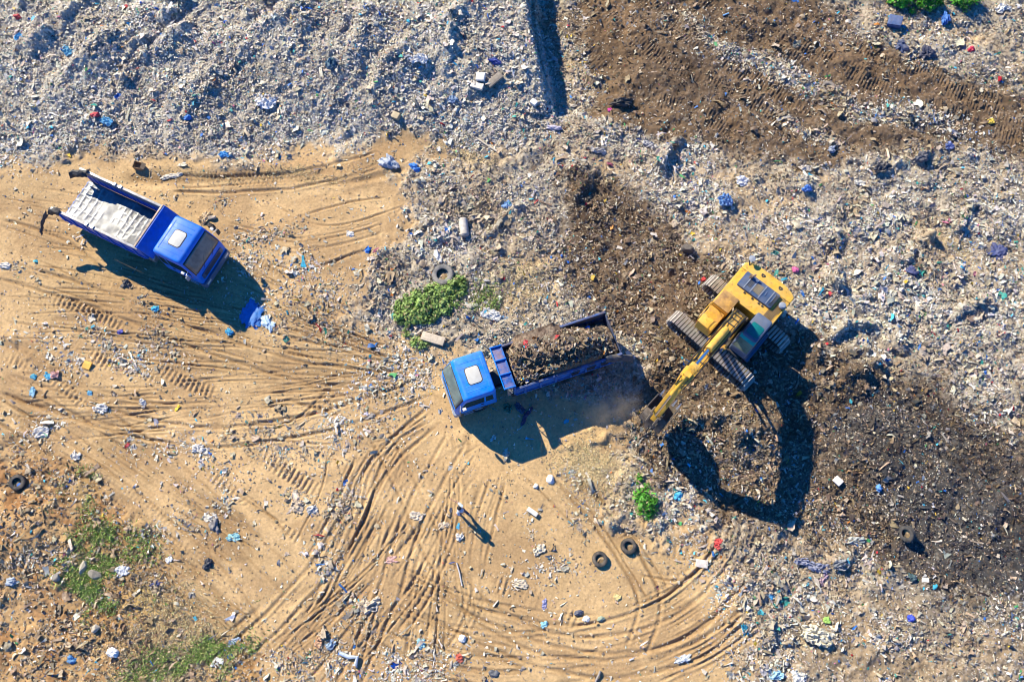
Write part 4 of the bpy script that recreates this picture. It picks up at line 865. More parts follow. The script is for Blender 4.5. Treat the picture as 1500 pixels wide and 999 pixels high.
# ------------------------------------------------------------------ excavator (x forward along the boom, y to the cab side)
EX = thing('excavator', 'yellow tracked excavator with its boom lowered towards the loaded truck', 'excavator', (EXX, EXY, EXZ), EXA)
P = lambda mb, nm, m, par=None, **k: mb.build(nm, m, par or EX, **k)
TR = Matrix.Rotation(TRA - EXA, 4, 'Z')
tw_, tl, tr_ = .82, 2.8, .5
def stadium(s, r, half):
    """point and angle at path length s round the track loop"""
    per = 4 * half + 2 * PI * r; s = s % per
    if s < 2 * half: return -half + s, 2 * r, 0
    s -= 2 * half
    if s < PI * r: a = s / r; return half + r * math.sin(a), r + r * math.cos(a), -a
    s -= PI * r
    if s < 2 * half: return half - s, 0, -PI
    s -= 2 * half; a = s / r; return -half - r * math.sin(a), r - r * math.cos(a), -PI - a
for sgn in (-1, 1):
    y0 = sgn * 1.52
    belt = MB(); half = tl - tr_; per = 4 * half + 2 * PI * tr_; n = 62
    for i in range(n):
        x, z, a = stadium(i * per / n, tr_, half); M = TR @ Matrix.Translation((x, y0, z)) @ Matrix.Rotation(-a, 4, 'Y')
        belt.box((0, 0, 0), (per / n * .66, tw_, .05), M)
        M2 = M
        for o in (-.2,): belt.add([(o * per / n - .012, -tw_ / 2, .016), (o * per / n + .012, -tw_ / 2, .016), (o * per / n + .012, tw_ / 2, .016), (o * per / n - .012, tw_ / 2, .016), (o * per / n - .008, -tw_ / 2, .075), (o * per / n + .008, -tw_ / 2, .075), (o * per / n + .008, tw_ / 2, .075), (o * per / n - .008, tw_ / 2, .075)],
                                          [(4, 5, 6, 7), (0, 1, 5, 4), (3, 7, 6, 2), (0, 4, 7, 3), (1, 2, 6, 5)], M2)
    tk = P(belt, 'track', M_SHOE, smooth=0)
    fr = MB(); fr.box((0, 0, 0), (2 * half, .34, .5), TR @ Matrix.Translation((0, y0, tr_)))
    for i in range(7): fr.lathe([(.02, -.2), (.17, -.2), (.17, .2), (.02, .2)], 14, TR @ Matrix.Translation((-half + .3 + i * (2 * half - .6) / 6, y0, .2)) @ Matrix.Rotation(R(90), 4, 'X'))
    P(fr, 'track_frame', M_IRON, tk, bevel=.02)
    for x in (-half, half):
        sp = MB(); sp.lathe([(.05, -.14), (.4, -.14), (.44, 0), (.4, .14), (.05, .14)], 20, TR @ Matrix.Translation((x, y0, tr_)) @ Matrix.Rotation(R(90), 4, 'X'))
        P(sp, 'sprocket', M_IRON, tk)
uc = MB(); uc.box((0, 0, 0), (1.8, 1.7, .5), TR @ Matrix.Translation((0, 0, .62)))
for a in (-1, 1):
    for b_ in (-1, 1): uc.box((0, 0, 0), (.5, 1.3, .36), TR @ Matrix.Translation((a * .85, b_ * .85, .6)))
P(uc, 'undercarriage_frame', M_IRON, bevel=.05)
sr = MB(); sr.lathe([(.2, .8), (.78, .8), (.78, 1.1), (.2, 1.1)], 36); P(sr, 'slew_ring', M_IRON)
# deck and house
dk_ = MB(); dk_.box((-.95, 0, 1.2), (4.3, 2.5, .22)); P(dk_, 'deck', M_DARK, bevel=.03)
hs = MB(); hs.prism([(-.05, -1.62), (-.05, -.58), (-.95, -.58), (-.95, .5), (-1.0, 1.62), (-2.75, 1.62), (-2.75, -1.62)], 1.3, 2.3, 'z'); house = P(hs, 'engine_housing', M_YEL, bevel=.06, seg=3)
# counterweight, curved at the back
cw = MB(); arc = [(-2.7 - .72 * (1 - (v / 1.62) ** 4 * .42) , v) for v in np.linspace(1.62, -1.62, 17)]; cw.prism([(-2.7, -1.62), (-2.7, 1.62)] + arc, 1.15, 2.36, 'z'); ctw = P(cw, 'counterweight', M_YEL, bevel=.07, seg=3)
for y in (-.42, .72):                                      # two lifting eyes, D-shaped
    e = MB(); pts = [(-3.13 + .0, y - .09, 2.37), (-3.13, y + .09, 2.37)] + [(-3.13 + .13 * math.sin(a), y + .09 * math.cos(a), 2.37) for a in np.linspace(.2, PI - .2, 7)] + [(-3.13, y - .09, 2.37)]
    e.tube(pts, .035, 6); P(e, 'lifting_eye', M_DARK, ctw)
# hood: slate blue lid with ribs, grilles and pipes
hd = MB(); hd.prism([(p[0] - 2.2, p[1] - .12) for p in rr2(.98, 2.2, .08, 3)], 2.28, 2.47, 'z'); hood = P(hd, 'engine_hood', M_HOOD, bevel=.035, seg=3)
rb = MB()
for y in (-.82, -.42, .12, .62): rb.box((-2.2, y, 2.48), (.92, .05, .05))
P(rb, 'hood_rib', M_GREY, hood, bevel=.01)
gl = MB()
for i in range(7): gl.box((-2.42 + i * .08, -.15, 2.478), (.035, .42, .03))
P(gl, 'hood_grille', mat('dusty_grille', (.40, .28, .09), .6, 0, .3), hood)
gl = MB()
for i in range(6): gl.box((-2.36 + i * .07, -.64, 2.478), (.03, .24, .03))
for i in range(16): gl.box((-2.56 + i * .05, .86, 2.47), (.025, .2, .04))
P(gl, 'hood_louvre', M_DARK, hood)
lt = MB(); lt.box((-2.25, .3, 2.49), (.26, .035, .03), Euler((0, 0, .1))); lt.box((-2.25, .78, 2.49), (.5, .03, .03)); P(lt, 'hood_latch', M_STEEL, hood)
ep = MB(); ep.lathe([(.10, 2.45), (.11, 2.62), (.075, 2.62), (.07, 2.45)], 16, Matrix.Translation((-2.5, -.86, 0))); ep.tube([(-2.5, -.86, 2.55), (-2.45, -.8, 2.75), (-2.62, -.72, 2.85)], .06, 8); P(ep, 'exhaust_pipe', mat('rusty_pipe', (.25, .17, .12), .7, .3, .3), hood)
br_ = MB()
for y in (-.62, -.1, .32, .56): br_.lathe([(.01, 0), (.055, 0), (.055, .06), (.01, .08)], 12, Matrix.Translation((-1.62, y, 2.3)))
P(br_, 'filler_cap', M_DARK, house)
# cab-side louvres and air cleaner
gl = MB()
for r_, (xx, yy) in enumerate(((-1.35, 1.18), (-2.05, 1.32))):
    for i in range(10): gl.box((xx + .28 - i * .07, yy, 2.312), (.042, .5 if r_ == 0 else .36, .03))
gl.box((-2.72, 1.35, 2.306), (.36, .03, .018)); gl.box((-2.72, 1.27, 2.306), (.36, .03, .018)); gl.box((-2.72, 1.19, 2.306), (.36, .03, .018))
P(gl, 'side_louvre', M_DARK, house)
ac = MB(); ac.lathe([(.01, 2.3), (.13, 2.3), (.13, 2.42), (.19, 2.44), (.2, 2.54), (.15, 2.62), (.01, 2.64)], 20, Matrix.Translation((-2.25, 1.38, 0))); P(ac, 'air_cleaner', M_GREY, house)
# right side: oil tank, step box, tool box
bx_ = MB(); bx_.box((-.55, -1.05, 2.33), (1.02, .98, .09)); P(bx_, 'oil_tank_cover', mat('soot_stained_yellow', (.55, .30, .06), .5, 0, .3, 2.2, dust=.7, rust=.75, dustcol=(.30, .2, .13)), house, bevel=.02)
bx_ = MB(); bx_.box((.32, -1.1, 1.62), (.72, .92, .72)); P(bx_, 'fuel_tank', M_YELD, bevel=.05, seg=3)
bx_ = MB(); bx_.box((.98, -1.1, 1.72), (.62, .94, .92)); tb = P(bx_, 'tool_box', M_YEL, bevel=.05, seg=3)
bx_ = MB(); bx_.box((.98, -1.1, 2.19), (.5, .8, .02)); bx_.box((.72, -1.3, 2.21), (.04, .12, .05)); P(bx_, 'box_lid', M_YEL, tb, bevel=.008)
hr_ = MB(); hr_.tube([(1.28, -1.58, 2.15), (1.28, -1.6, 2.75), (.2, -1.6, 2.8), (-.1, -1.58, 2.35)], .022, 6); P(hr_, 'handrail', M_YEL)
mr = MB(); mr.tube([(-3.05, -1.3, 2.3), (-3.25, -1.55, 2.55), (-3.3, -1.5, 2.7)], .03, 6); mo = P(mr, 'mirror_arm', M_DARK); mr = MB(); mr.lathe([(.01, 0), (.17, .02), (.19, .07), (.01, .1)], 16, Matrix.Translation((-3.3, -1.45, 2.68))); P(mr, 'mirror', M_GREY, mo)
# central well with hoses round the boom foot
we = MB(); we.box((.15, 0, 1.36), (2.0, 1.0, .12)); P(we, 'centre_frame', M_IRON, bevel=.02)
ft = MB()
for s in (-1, 1): ft.prism([(-.6, 1.4), (.7, 1.4), (.45, 2.25), (.05, 2.4), (-.2, 2.25)], s * .36, s * .44)
P(ft, 'boom_foot_plate', M_YELD, bevel=.015)
for i in range(12):
    r_ = random.Random(40 + i); y = r_.uniform(-.52, .5); h_ = MB()
    h_.tube(spline([(-.85 + r_.uniform(0, .3), y, 1.5), (-.5, y + r_.uniform(-.1, .1), 2.1 + r_.uniform(0, .35)), (-.1, y * .8, 2.3 + r_.uniform(0, .4)), (.4, y * .65, 2.6 + r_.uniform(0, .3)), (.9, y * .5, 3.5)], 5), r_.choice([.025, .03, .036]), 6)
    P(h_, 'hydraulic_hose', M_HOSE if i % 3 else mat('tan_hose', (.32, .24, .15), .6, 0, .3))
for y in (-.3, .1, .35):
    v_ = MB(); v_.box((-.55, y, 1.62), (.4, .22, .4)); v_.tube([(-.5, y, 1.8), (-.2, y + .1, 1.95)], .05, 8); P(v_, 'valve_block', M_IRON, bevel=.02)
# cab
def cabsec(z, xa, xb_, ya, yb, r): return rrect(xa, xb_, ya, yb, r, z, 3)
cb = MB(); cb.loft([cabsec(1.3, -.92, 1.05, .58, 1.62, .06), cabsec(1.9, -.92, 1.18, .58, 1.62, .08), cabsec(2.3, -.92, 1.16, .58, 1.62, .08), cabsec(2.95, -.90, .72, .62, 1.58, .1), cabsec(3.08, -.84, .62, .67, 1.53, .1), cabsec(3.1, -.7, .5, .8, 1.4, .08)]); ecab = P(cb, 'cab', M_CABG, smooth=40)
gl = MB(); gl.prism([(p[0] + .12, p[1] + 1.1) for p in rr2(.74, .7, .1)], 3.085, 3.12, 'z'); P(gl, 'roof_window', M_TEAL, ecab, bevel=.012)
gl = MB(); gl.add([(.775, .68, 2.9), (.775, 1.52, 2.9), (1.17, 1.54, 2.3), (1.17, .66, 2.3), (.735, .68, 2.9), (.735, 1.52, 2.9), (1.13, 1.54, 2.3), (1.13, .66, 2.3)], [(0, 1, 2, 3), (7, 6, 5, 4), (0, 4, 5, 1), (1, 5, 6, 2), (2, 6, 7, 3), (3, 7, 4, 0)]); P(gl, 'windscreen', mat('murky_glass', (.10, .11, .075), .12, 0, .5, 3, spec=.8), ecab)
gl = MB(); gl.add([(.62, .64, 3.05), (.62, 1.56, 3.05), (.82, 1.55, 2.88), (.82, .65, 2.88), (.62, .64, 3.02), (.62, 1.56, 3.02), (.8, 1.55, 2.85), (.8, .65, 2.85)], [(0, 1, 2, 3), (7, 6, 5, 4), (0, 4, 5, 1), (1, 5, 6, 2), (2, 6, 7, 3), (3, 7, 4, 0)]); P(gl, 'sun_visor', mat('green_tinted_visor', (.03, .42, .32), .15, 0, .1), ecab)
for s, y in ((1, 1.62), (-1, .58)):
    gl = MB(); gl.prism([(-.75, 2.05), (.95, 2.05), (.92, 2.35), (.6, 2.85), (-.75, 2.85)], y - s * .02, y + s * .006); P(gl, 'side_window', M_GLASS, ecab)
dp = MB(); dp.box((.1, 1.66, 1.6), (1.9, .06, .6)); P(dp, 'cab_door', M_CABG, ecab, bevel=.02)
ca = MB(); ca.box((.05, 1.72, 1.28), (2.0, .26, .05)); P(ca, 'catwalk', M_HOOD, bevel=.01)
rl = MB(); rl.tube([(.62, .6, 3.0), (.8, .56, 3.06), (.98, .56, 2.7), (1.14, .58, 2.3)], .018, 6); P(rl, 'cab_handrail', M_STEEL, ecab)
# boom
def beam(profile_top, profile_bot, wd0): return list(profile_top) + list(reversed(profile_bot))
up_ = spline([(-.3, 2.3), (.1, 3.65), (.75, 4.75), (1.75, 5.42), (3.1, 5.84), (4.6, 6.2), (5.72, 6.36)], 5); dn_ = spline([(.3, 2.0), (.8, 3.1), (1.5, 4.1), (2.3, 4.65), (3.35, 5.10), (4.7, 5.6), (5.75, 5.98)], 5)
bo = MB(); wb = .27
for i in range(len(up_) - 1):
    a, b_, c_, d_ = up_[i], up_[i + 1], dn_[i + 1], dn_[i]
bo.loft([[(u_[0], -wb, u_[1]), (u_[0], wb, u_[1]), (d_[0], wb, d_[1]), (d_[0], -wb, d_[1])] for u_, d_ in zip(up_, dn_)])
boom = P(bo, 'boom', M_YEL, bevel=.02, smooth=30)
for s in (-1, 1):
    fl = MB(); fl.loft([[(u_[0] + a * .5 * .0, s * (wb - .02), u_[1] + .0), (u_[0], s * (wb + .03), u_[1]), (u_[0], s * (wb + .03), u_[1] + .05), (u_[0], s * (wb - .02), u_[1] + .05)] for u_, a in zip(up_, [0] * len(up_))]); P(fl, 'boom_flange', M_YEL, boom)
    # lift cylinders, one each side
    cy_ = MB(); cy_.tube([(1.25, s * .42, 1.5), (2.0, s * .42, 3.0)], .13, 12); co = P(cy_, 'lift_cylinder', M_YELD); cy_ = MB(); cy_.tube([(2.0, s * .42, 3.0), (2.75, s * .42, 4.6)], .06, 10); P(cy_, 'piston_rod', M_ROD, co)
for y in (-.33, -.2, .2, .34):
    h_ = MB(); h_.tube([(u_[0] - .02, y, u_[1] + .1 + .03 * math.sin(i * 1.7 + y * 9)) for i, u_ in enumerate(up_)] + [(6.0, y * .9, 6.75), (6.25, y * .8, 6.2)], .022, 6); P(h_, 'boom_hose', M_HOSE, boom)
pf = MB()
for i, (u_, zq) in enumerate(zip(up_[3:28:2], range(20))): pf.box((u_[0], 0, u_[1] + .05), (.05, .5, .06))
P(pf, 'pipe_clamp', M_IRON, boom)
cy_ = MB(); cy_.tube([(2.15, 0, 5.62), (2.3, 0, 5.72), (3.85, 0, 6.36), (3.9, 0, 6.38)], [.13, .2, .2, .16], 16); co = P(cy_, 'stick_cylinder', M_YEL, boom); cy_ = MB(); cy_.tube([(3.85, 0, 6.36), (5.2, 0, 6.86)], .08, 12); P(cy_, 'stick_cylinder_rod', M_ROD, boom)
# stick (dipper): from its head behind the joint to the bucket pin
SX, SZ = 7.35, 3.25
sk_ = MB(); prof_ = [(5.05, 6.95), (5.3, 7.05), (6.0, 6.5), (6.35, 6.05), (7.55, 3.35), (7.42, 3.12), (7.2, 3.2), (6.0, 5.3), (5.55, 5.75), (5.45, 6.2)]
sk_.prism(prof_, -.22, .22); stick = P(sk_, 'stick', M_YEL, boom, bevel=.03)
hp = MB(); hp.box((5.75, 0, 6.62), (.9, .62, .1), Euler((0, .62, 0))); P(hp, 'stick_head_plate', M_YEL, boom, bevel=.02)
cy_ = MB(); cy_.tube([(5.75, 0, 6.85), (6.55, 0, 5.55)], .12, 12); cy_.box((5.7, 0, 6.8), (.25, .34, .2)); P(cy_, 'bucket_cylinder', M_YEL, boom); cy_ = MB(); cy_.tube([(6.55, 0, 5.55), (7.45, 0, 4.1)], .06, 10); P(cy_, 'bucket_cylinder_rod', M_ROD, boom)
lk = MB()
for s in (-1, 1): lk.tube([(7.05, s * .27, 3.85), (7.5, s * .27, 4.1)], .06, 6); lk.tube([(7.45, s * .2, 4.1), (7.75, s * .2, 3.55), (7.7, s * .2, 3.05)], .07, 6)
P(lk, 'bucket_link', M_BUCK)
# bucket
out = spline([(7.15, 3.35), (7.5, 3.05), (7.62, 2.5), (7.4, 1.85), (6.85, 1.4), (6.25, 1.35), (5.62, 1.62)], 4)
bw = .66; bk = MB(); n_ = len(out)
cen = np.array((6.6, 2.6)); inn = [tuple(np.array(p) + (cen - p) / np.linalg.norm(cen - p) * .05) for p in out]
bk.loft([[(o_[0], -bw, o_[1]), (o_[0], bw, o_[1]), (i_[0], bw, i_[1]), (i_[0], -bw, i_[1])] for o_, i_ in zip(out, inn)])
for s in (-1, 1): bk.prism([tuple(p) for p in out] + [(5.7, 1.8), (6.0, 2.6), (6.85, 3.25)], s * (bw - .04), s * bw)
bucket = P(bk, 'bucket', M_BUCK, bevel=.012)
for y in np.linspace(-bw + .1, bw - .1, 5):
    th = MB(); th.loft([[(5.75, y - .07, 1.50), (5.75, y + .07, 1.50), (5.75, y + .07, 1.62), (5.75, y - .07, 1.62)], [(5.35, y - .03, 1.74), (5.35, y + .03, 1.74), (5.37, y + .03, 1.78), (5.37, y - .03, 1.78)]]); P(th, 'tooth', M_STEEL, bucket)
for s in (-1, 1):
    ea = MB(); ea.prism([(7.05, 3.1), (7.2, 3.45), (7.5, 3.4), (7.8, 3.05), (7.7, 2.8)], s * .26, s * .33); P(ea, 'bucket_ear', M_IRON, bucket, bevel=.01)

# ------------------------------------------------------------------ person
def skin(verts, edges, radii, name, m, parent=None, root=0, sub=2):
    me = bpy.data.meshes.new(name); me.from_pydata(verts, edges, []); o = link(name, me, m, parent)
    md = o.modifiers.new('skin', 'SKIN'); md.use_smooth_shade = True
    for i, r_ in enumerate(radii):
        v = me.skin_vertices[0].data[i]; v.radius = r_ if isinstance(r_, tuple) else (r_, r_); v.use_root = i == root
    s_ = o.modifiers.new('sub', 'SUBSURF'); s_.levels = sub; s_.render_levels = sub
    dg = bpy.context.evaluated_depsgraph_get(); ev = o.evaluated_get(dg); m2 = bpy.data.meshes.new_from_object(ev)
    o.modifiers.clear(); o.data = m2; m2.materials.clear(); m2.materials.append(m); m2.polygons.foreach_set('use_smooth', np.ones(len(m2.polygons), bool)); return o
M_SKIN = mat('skin', (.36, .20, .13), .55, 0, .05, 8); M_SHIRT = mat('blue_grey_shirt', (.44, .51, .60), .8, 0, .15, 9, .3, 20); M_TROU = mat('dark_blue_trousers', (.025, .045, .10), .8, 0, .2, 9, .3, 20); M_HAIR = mat('dark_hair', (.02, .016, .014), .7, 0, .2, 20); M_SHOEP = mat('pale_shoes', (.55, .5, .46), .6, 0, .1)
px_, py_ = at(678, 752)
PE = thing('person', 'person in blue-grey shirt and dark trousers walking with one arm held out', 'person', (px_, py_, hz(px_, py_)), R(152))
# x forward, y left: one continuous body, mid-stride, leaning a little forward, right arm stretched ahead, left arm swung out
bv = [(0, 0, .95), (.02, 0, 1.08), (.06, 0, 1.25), (.09, 0, 1.40), (.11, 0, 1.50), (.13, 0, 1.58), (.14, 0, 1.66), (.13, 0, 1.75),
      (.09, .11, 1.42), (.07, .20, 1.40), (.00, .27, 1.15), (.10, .27, .93), (.13, .26, .86),
      (.09, -.11, 1.42), (.10, -.20, 1.40), (.34, -.25, 1.26), (.58, -.24, 1.25), (.65, -.24, 1.25),
      (.01, .10, .90), (.16, .11, .50), (.06, .11, .10), (.20, .12, .05),
      (-.01, -.10, .90), (-.06, -.11, .49), (-.30, -.11, .14), (-.18, -.12, .05)]
be = [(0, 1), (1, 2), (2, 3), (3, 4), (4, 5), (5, 6), (6, 7), (3, 8), (8, 9), (9, 10), (10, 11), (11, 12), (3, 13), (13, 14), (14, 15), (15, 16), (16, 17), (0, 18), (18, 19), (19, 20), (20, 21), (0, 22), (22, 23), (23, 24), (24, 25)]
br2 = [(.13, .17), (.12, .165), (.13, .18), (.12, .175), .06, .075, .098, .07, .075, .065, .05, .036, .028, .075, .065, .05, .036, .028, .09, .062, .042, .04, .09, .062, .042, .04]
skin(bv, be, br2, 'body', M_SKIN, PE)
def sub_v(ids, grow, name, m):
    mp = {i: k_ for k_, i in enumerate(ids)}
    skin([bv[i] for i in ids], [(mp[a], mp[b_]) for a, b_ in be if a in mp and b_ in mp], [tuple(r_ + grow for r_ in (br2[i] if isinstance(br2[i], tuple) else (br2[i],) * 2)) for i in ids], name, m, PE)
sub_v([1, 2, 3, 8, 9, 10, 13, 14, 15], .022, 'shirt', M_SHIRT)
sub_v([0, 1, 18, 19, 20, 22, 23, 24], .018, 'trousers', M_TROU)
for f_, b_ in ((21, 20), (25, 24)):
    a = Vector(bv[f_]); t = Vector(bv[b_]); s_ = MB(); d_ = Vector((1, 0, 0))
    s_.loft([[(a.x + x, a.y + y * w_, max(.0, a.z - .05) + z) for y, z in ((-.05, 0), (.05, 0), (.05, h_), (-.05, h_))] for x, w_, h_ in ((-.17, .8, .1), (-.06, 1, .11), (.05, 1.05, .09), (.12, .7, .06))]); s_.build('shoe', M_SHOEP, PE, bevel=.02)
hm = MB(); hm.grid(lambda u_, v_: (.125 + .118 * math.sin(v_ * 1.75) * math.cos(u_ * 2 * PI) - .012, .100 * math.sin(v_ * 1.75) * math.sin(u_ * 2 * PI), 1.70 + .125 * math.cos(v_ * 1.75)), 18, 8); hm.build('hair', M_HAIR, PE, smooth=80)
fc = MB()
fc.loft([[(.225, -.012, 1.66), (.225, .012, 1.66), (.225, .004, 1.71), (.225, -.004, 1.71)], [(.255, -.014, 1.655), (.255, .014, 1.655), (.232, .004, 1.71), (.232, -.004, 1.71)]]); fc.build('nose', M_SKIN, PE, bevel=.004)
for s in (-1, 1):
    e = MB(); e.lathe([(.001, -.008), (.012, 0), (.001, .008)], 8, Matrix.Translation((.222, s * .036, 1.70)) @ Matrix.Rotation(R(90), 4, 'Y')); e.build('eye', M_DARK, PE)
    e = MB(); e.lathe([(.001, -.012), (.03, 0), (.001, .012)], 10, Matrix.Translation((.13, s * .10, 1.68)) @ Matrix.Rotation(R(90), 4, 'X')); e.build('ear', M_SKIN, PE)
m_ = MB(); m_.box((.222, 0, 1.615), (.012, .05, .012)); m_.build('mouth', mat('lips', (.25, .09, .08), .6, 0, 0), PE, bevel=.003)
for (wx, wy, wz, dx_, dy_, dz_) in ((.13, .26, .86, .35, -.1, -.9), (.65, -.24, 1.25, .98, -.05, .05)):          # hands: palm, four fingers, thumb
    d_ = Vector((dx_, dy_, dz_)).normalized(); sd_ = d_.cross(Vector((0, 0, 1))).normalized(); nm_ = sd_.cross(d_); w0 = Vector((wx, wy, wz)); V = [w0, w0 + d_ * .05]; E_ = [(0, 1)]; r_ = [(.026, .02), (.036, .016)]
    for q, (o, l) in enumerate(((-.03, .062), (-.01, .074), (.011, .07), (.031, .056))):
        b0 = len(V); V += [w0 + d_ * .09 + sd_ * o, w0 + d_ * (.09 + l * .55) + sd_ * o * 1.15 - nm_ * .008, w0 + d_ * (.09 + l) + sd_ * o * 1.15 - nm_ * .028]; E_ += [(1, b0), (b0, b0 + 1), (b0 + 1, b0 + 2)]; r_ += [.0095, .0085, .007]
    b0 = len(V); V += [w0 + d_ * .04 - sd_ * .04, w0 + d_ * .075 - sd_ * .062 - nm_ * .01]; E_ += [(0, b0), (b0, b0 + 1)]; r_ += [.011, .009]
    skin([tuple(v) for v in V], E_, r_, 'hand', M_SKIN, PE, 0, 1)

# ------------------------------------------------------------------ tyres
def tyre(px, py, rad, wdt, label, m=M_RUB, tilt=(0, 0), sink=.0, name='tyre'):
    x, y = at(px, py); t = MB(); ri = rad * .55
    prof = [(ri, -wdt * .36), (ri * 1.12, -wdt * .47), (rad * .86, -wdt * .5), (rad * .96, -wdt * .42), (rad, -wdt * .25), (rad, wdt * .25), (rad * .96, wdt * .42), (rad * .86, wdt * .5), (ri * 1.12, wdt * .47), (ri, wdt * .36), (ri * 1.1, wdt * .3), (rad * .88, wdt * .34), (rad * .9, -wdt * .34), (ri * 1.1, -wdt * .3)]
    t.lathe(prof, 40)
    for k_ in range(30):
        a = k_ * 2 * PI / 30
        for o, s in ((.0, 1), (.5, -1)): t.box((0, 0, 0), (.03, .09 * rad / .5, wdt * .42), Matrix.Rotation(a + o * 2 * PI / 30, 4, 'Z') @ Matrix.Translation((rad, 0, s * wdt * .2)) @ Matrix.Rotation(s * .5, 4, 'X'))
    sf_ = MB(); sf_.grid(lambda u_, v_: (ri * 1.12 * v_ * math.cos(u_ * 2 * PI), ri * 1.12 * v_ * math.sin(u_ * 2 * PI), -wdt * .38 + .07 * (1 - v_) + .05 * math.sin(u_ * 9 + px) * v_), 20, 5)
    o = t.build(name, m, smooth=40); sf_.build('soil_fill', mat('soil_in_tyre', (.34, .235, .125) if px < 1000 else (.13, .095, .07), .95, 0, .3, 6, .5, 20), o, smooth=60); o.location = (x, y, hz(x, y) + wdt * .5 - sink); o.rotation_euler = (R(tilt[0]), R(tilt[1]), random.uniform(0, 6)); o.rotation_mode = 'ZYX' if 0 else 'XYZ'
    tag(o, label, 'tyre', 'discarded tyres'); return o
tyre(649, 405, .62, .34, 'large dusty grey tyre lying flat at the top edge of the green bush', M_RUBD, (6, 4), .02)
tyre(28, 707, .40, .24, 'dark tyre lying on the orange soil bank with soil in its hole', M_RUB, (5, 0), .03)
tyre(878, 819, .38, .22, 'tyre on the sandy turning track, the lower of the close pair', M_RUB, (4, 3))
tyre(920, 800, .39, .22, 'tyre on the sandy turning track, the upper of the close pair', M_RUB, (2, -5))
tyre(1322, 783, .40, .26, 'dusty tyre standing tilted in the blackish waste', mat('grimy_tyre', (.055, .052, .05), .8, 0, .25, 6, .15, 40, dust=.5, dustcol=(.2, .17, .14)), (50, 35), -.16)
tyre(1212, 131, .42, .2, 'half-buried dusty tyre in the pale strip between dozer tracks', mat('buried_tyre', (.25, .21, .17), .9, 0, .3, 6, .2, 30, dust=.8, dustcol=(.40, .34, .26)), (6, 8), .12)

# ------------------------------------------------------------------ green plants
def bush(name, px, py, rx, ry, ang, h, n, label, cols, cat='bush', leaf=.1, seed=1):
    rg = np.random.default_rng(seed); x, y = at(px, py); kx = CAM_H / FPX * 1.0
    rx *= kx; ry *= kx; V = []; root = thing(name, label, cat, (x, y, hz(x, y)), R(-ang), 'green plants among the waste')
    nc = max(6, int(rx * ry * 60)); a = rg.uniform(0, 2 * PI, nc); q = np.sqrt(rg.random(nc)); ccx_, ccy_ = rx * q * np.cos(a), ry * q * np.sin(a)
    edge_ = 1 - .6 * q ** 3; cr = rg.uniform(.13, .27, nc) * min(1, .5 + rx); chh = h * edge_ * rg.uniform(.55, 1.15, nc); tone = rg.uniform(.7, 1.25, nc); hue = rg.uniform(0, 1, nc)
    k_ = rg.integers(0, nc, n); d = rg.normal(0, 1, (n, 3)) + rg.normal(0, .5, (n, 3)); d /= np.linalg.norm(d, axis=1)[:, None]; d[:, 2] = np.abs(d[:, 2]) * .9
    rr_ = rg.uniform(.2, 1.5, n)
    p = np.stack([ccx_[k_] + d[:, 0] * cr[k_] * rr_, ccy_[k_] + d[:, 1] * cr[k_] * rr_, np.maximum(.02, chh[k_] * .55 + d[:, 2] * chh[k_] * .55 * rr_)], 1)
    nrm = d + rg.normal(0, .45, (n, 3)) + np.array((0, 0, .5)); nrm /= np.linalg.norm(nrm, axis=1)[:, None]
    t1 = np.cross(nrm, rg.normal(0, 1, (n, 3))); t1 /= np.linalg.norm(t1, axis=1)[:, None]; t2 = np.cross(nrm, t1); L_ = (leaf * rg.uniform(.6, 1.35, n))[:, None]
    Vv = np.stack([p - t1 * L_, p + t2 * L_ * .42 + nrm * L_ * .12, p + t1 * L_ - nrm * L_ * .25, p - t2 * L_ * .42 + nrm * L_ * .12], 1)
    c1, c2 = np.array(cols[0]), np.array(cols[1]); cc_ = (c1 + (c2 - c1) * np.clip(hue[k_] * .6 + rg.random(n) * .4, 0, 1)[:, None]) * (tone[k_] * rg.uniform(.65, 1.25, n))[:, None]; dry_ = rg.random(n) < .09; cc_[dry_] = np.array((.36, .29, .13)) * rg.uniform(.6, 1.2, (int(dry_.sum()), 1))
    link('foliage', np_mesh('foliage', Vv.reshape(-1, 3), [np.arange(4 * n).reshape(n, 4)], np.repeat(np.clip(cc_, .005, .6), 4, 0)), M_LEAF, root)
    s_ = MB()
    for i in range(0, nc, max(1, nc // 30)): s_.tube([(ccx_[i] * .6, ccy_[i] * .6, -.05), (ccx_[i] * .85, ccy_[i] * .85, chh[i] * .5), (ccx_[i], ccy_[i], chh[i] * .9)], [.018, .012, .006], 5)
    s_.build('stems', M_STEM, root); return root
G1 = [(.19, .31, .06), (.34, .47, .13)]; G2 = [(.06, .28, .02), (.15, .46, .04)]
bush('bush', 628, 448, 54, 28, -22, .45, 8500, 'largest spreading green bush, on the waste just above the loaded truck', G1, seed=2)
bush('bush', 668, 425, 15, 22, 20, .5, 900, 'upright green offshoot between the large bush and the dusty tyre', G1, seed=3)
bush('weed', 614, 503, 12, 8, 10, .35, 380, 'small green weed beside the pale plank', G1, 'weed', .07, 4)
bush('weed', 597, 488, 7, 6, 0, .25, 140, 'tiny green weed sprouting just under the large bush', G1, 'weed', .06, 14)
bush('weed', 944, 735, 16, 22, 10, .6, 900, 'bright green weed in the litter by the cyan sack', G2, 'weed', .085, 5)
bush('weed', 938, 703, 5, 7, 0, .4, 120, 'small green sprig above the bright weed', G2, 'weed', .07, 6)
bush('bush', 1335, 6, 48, 24, 10, 1.2, 4600, 'big bright green bush at the top edge above the blue crate', G2, leaf=.1, seed=7)
bush('bush', 1407, 4, 28, 22, 0, 1.0, 2300, 'smaller bright green bush at the top edge, by the bare sandy corner', G2, leaf=.1, seed=8)
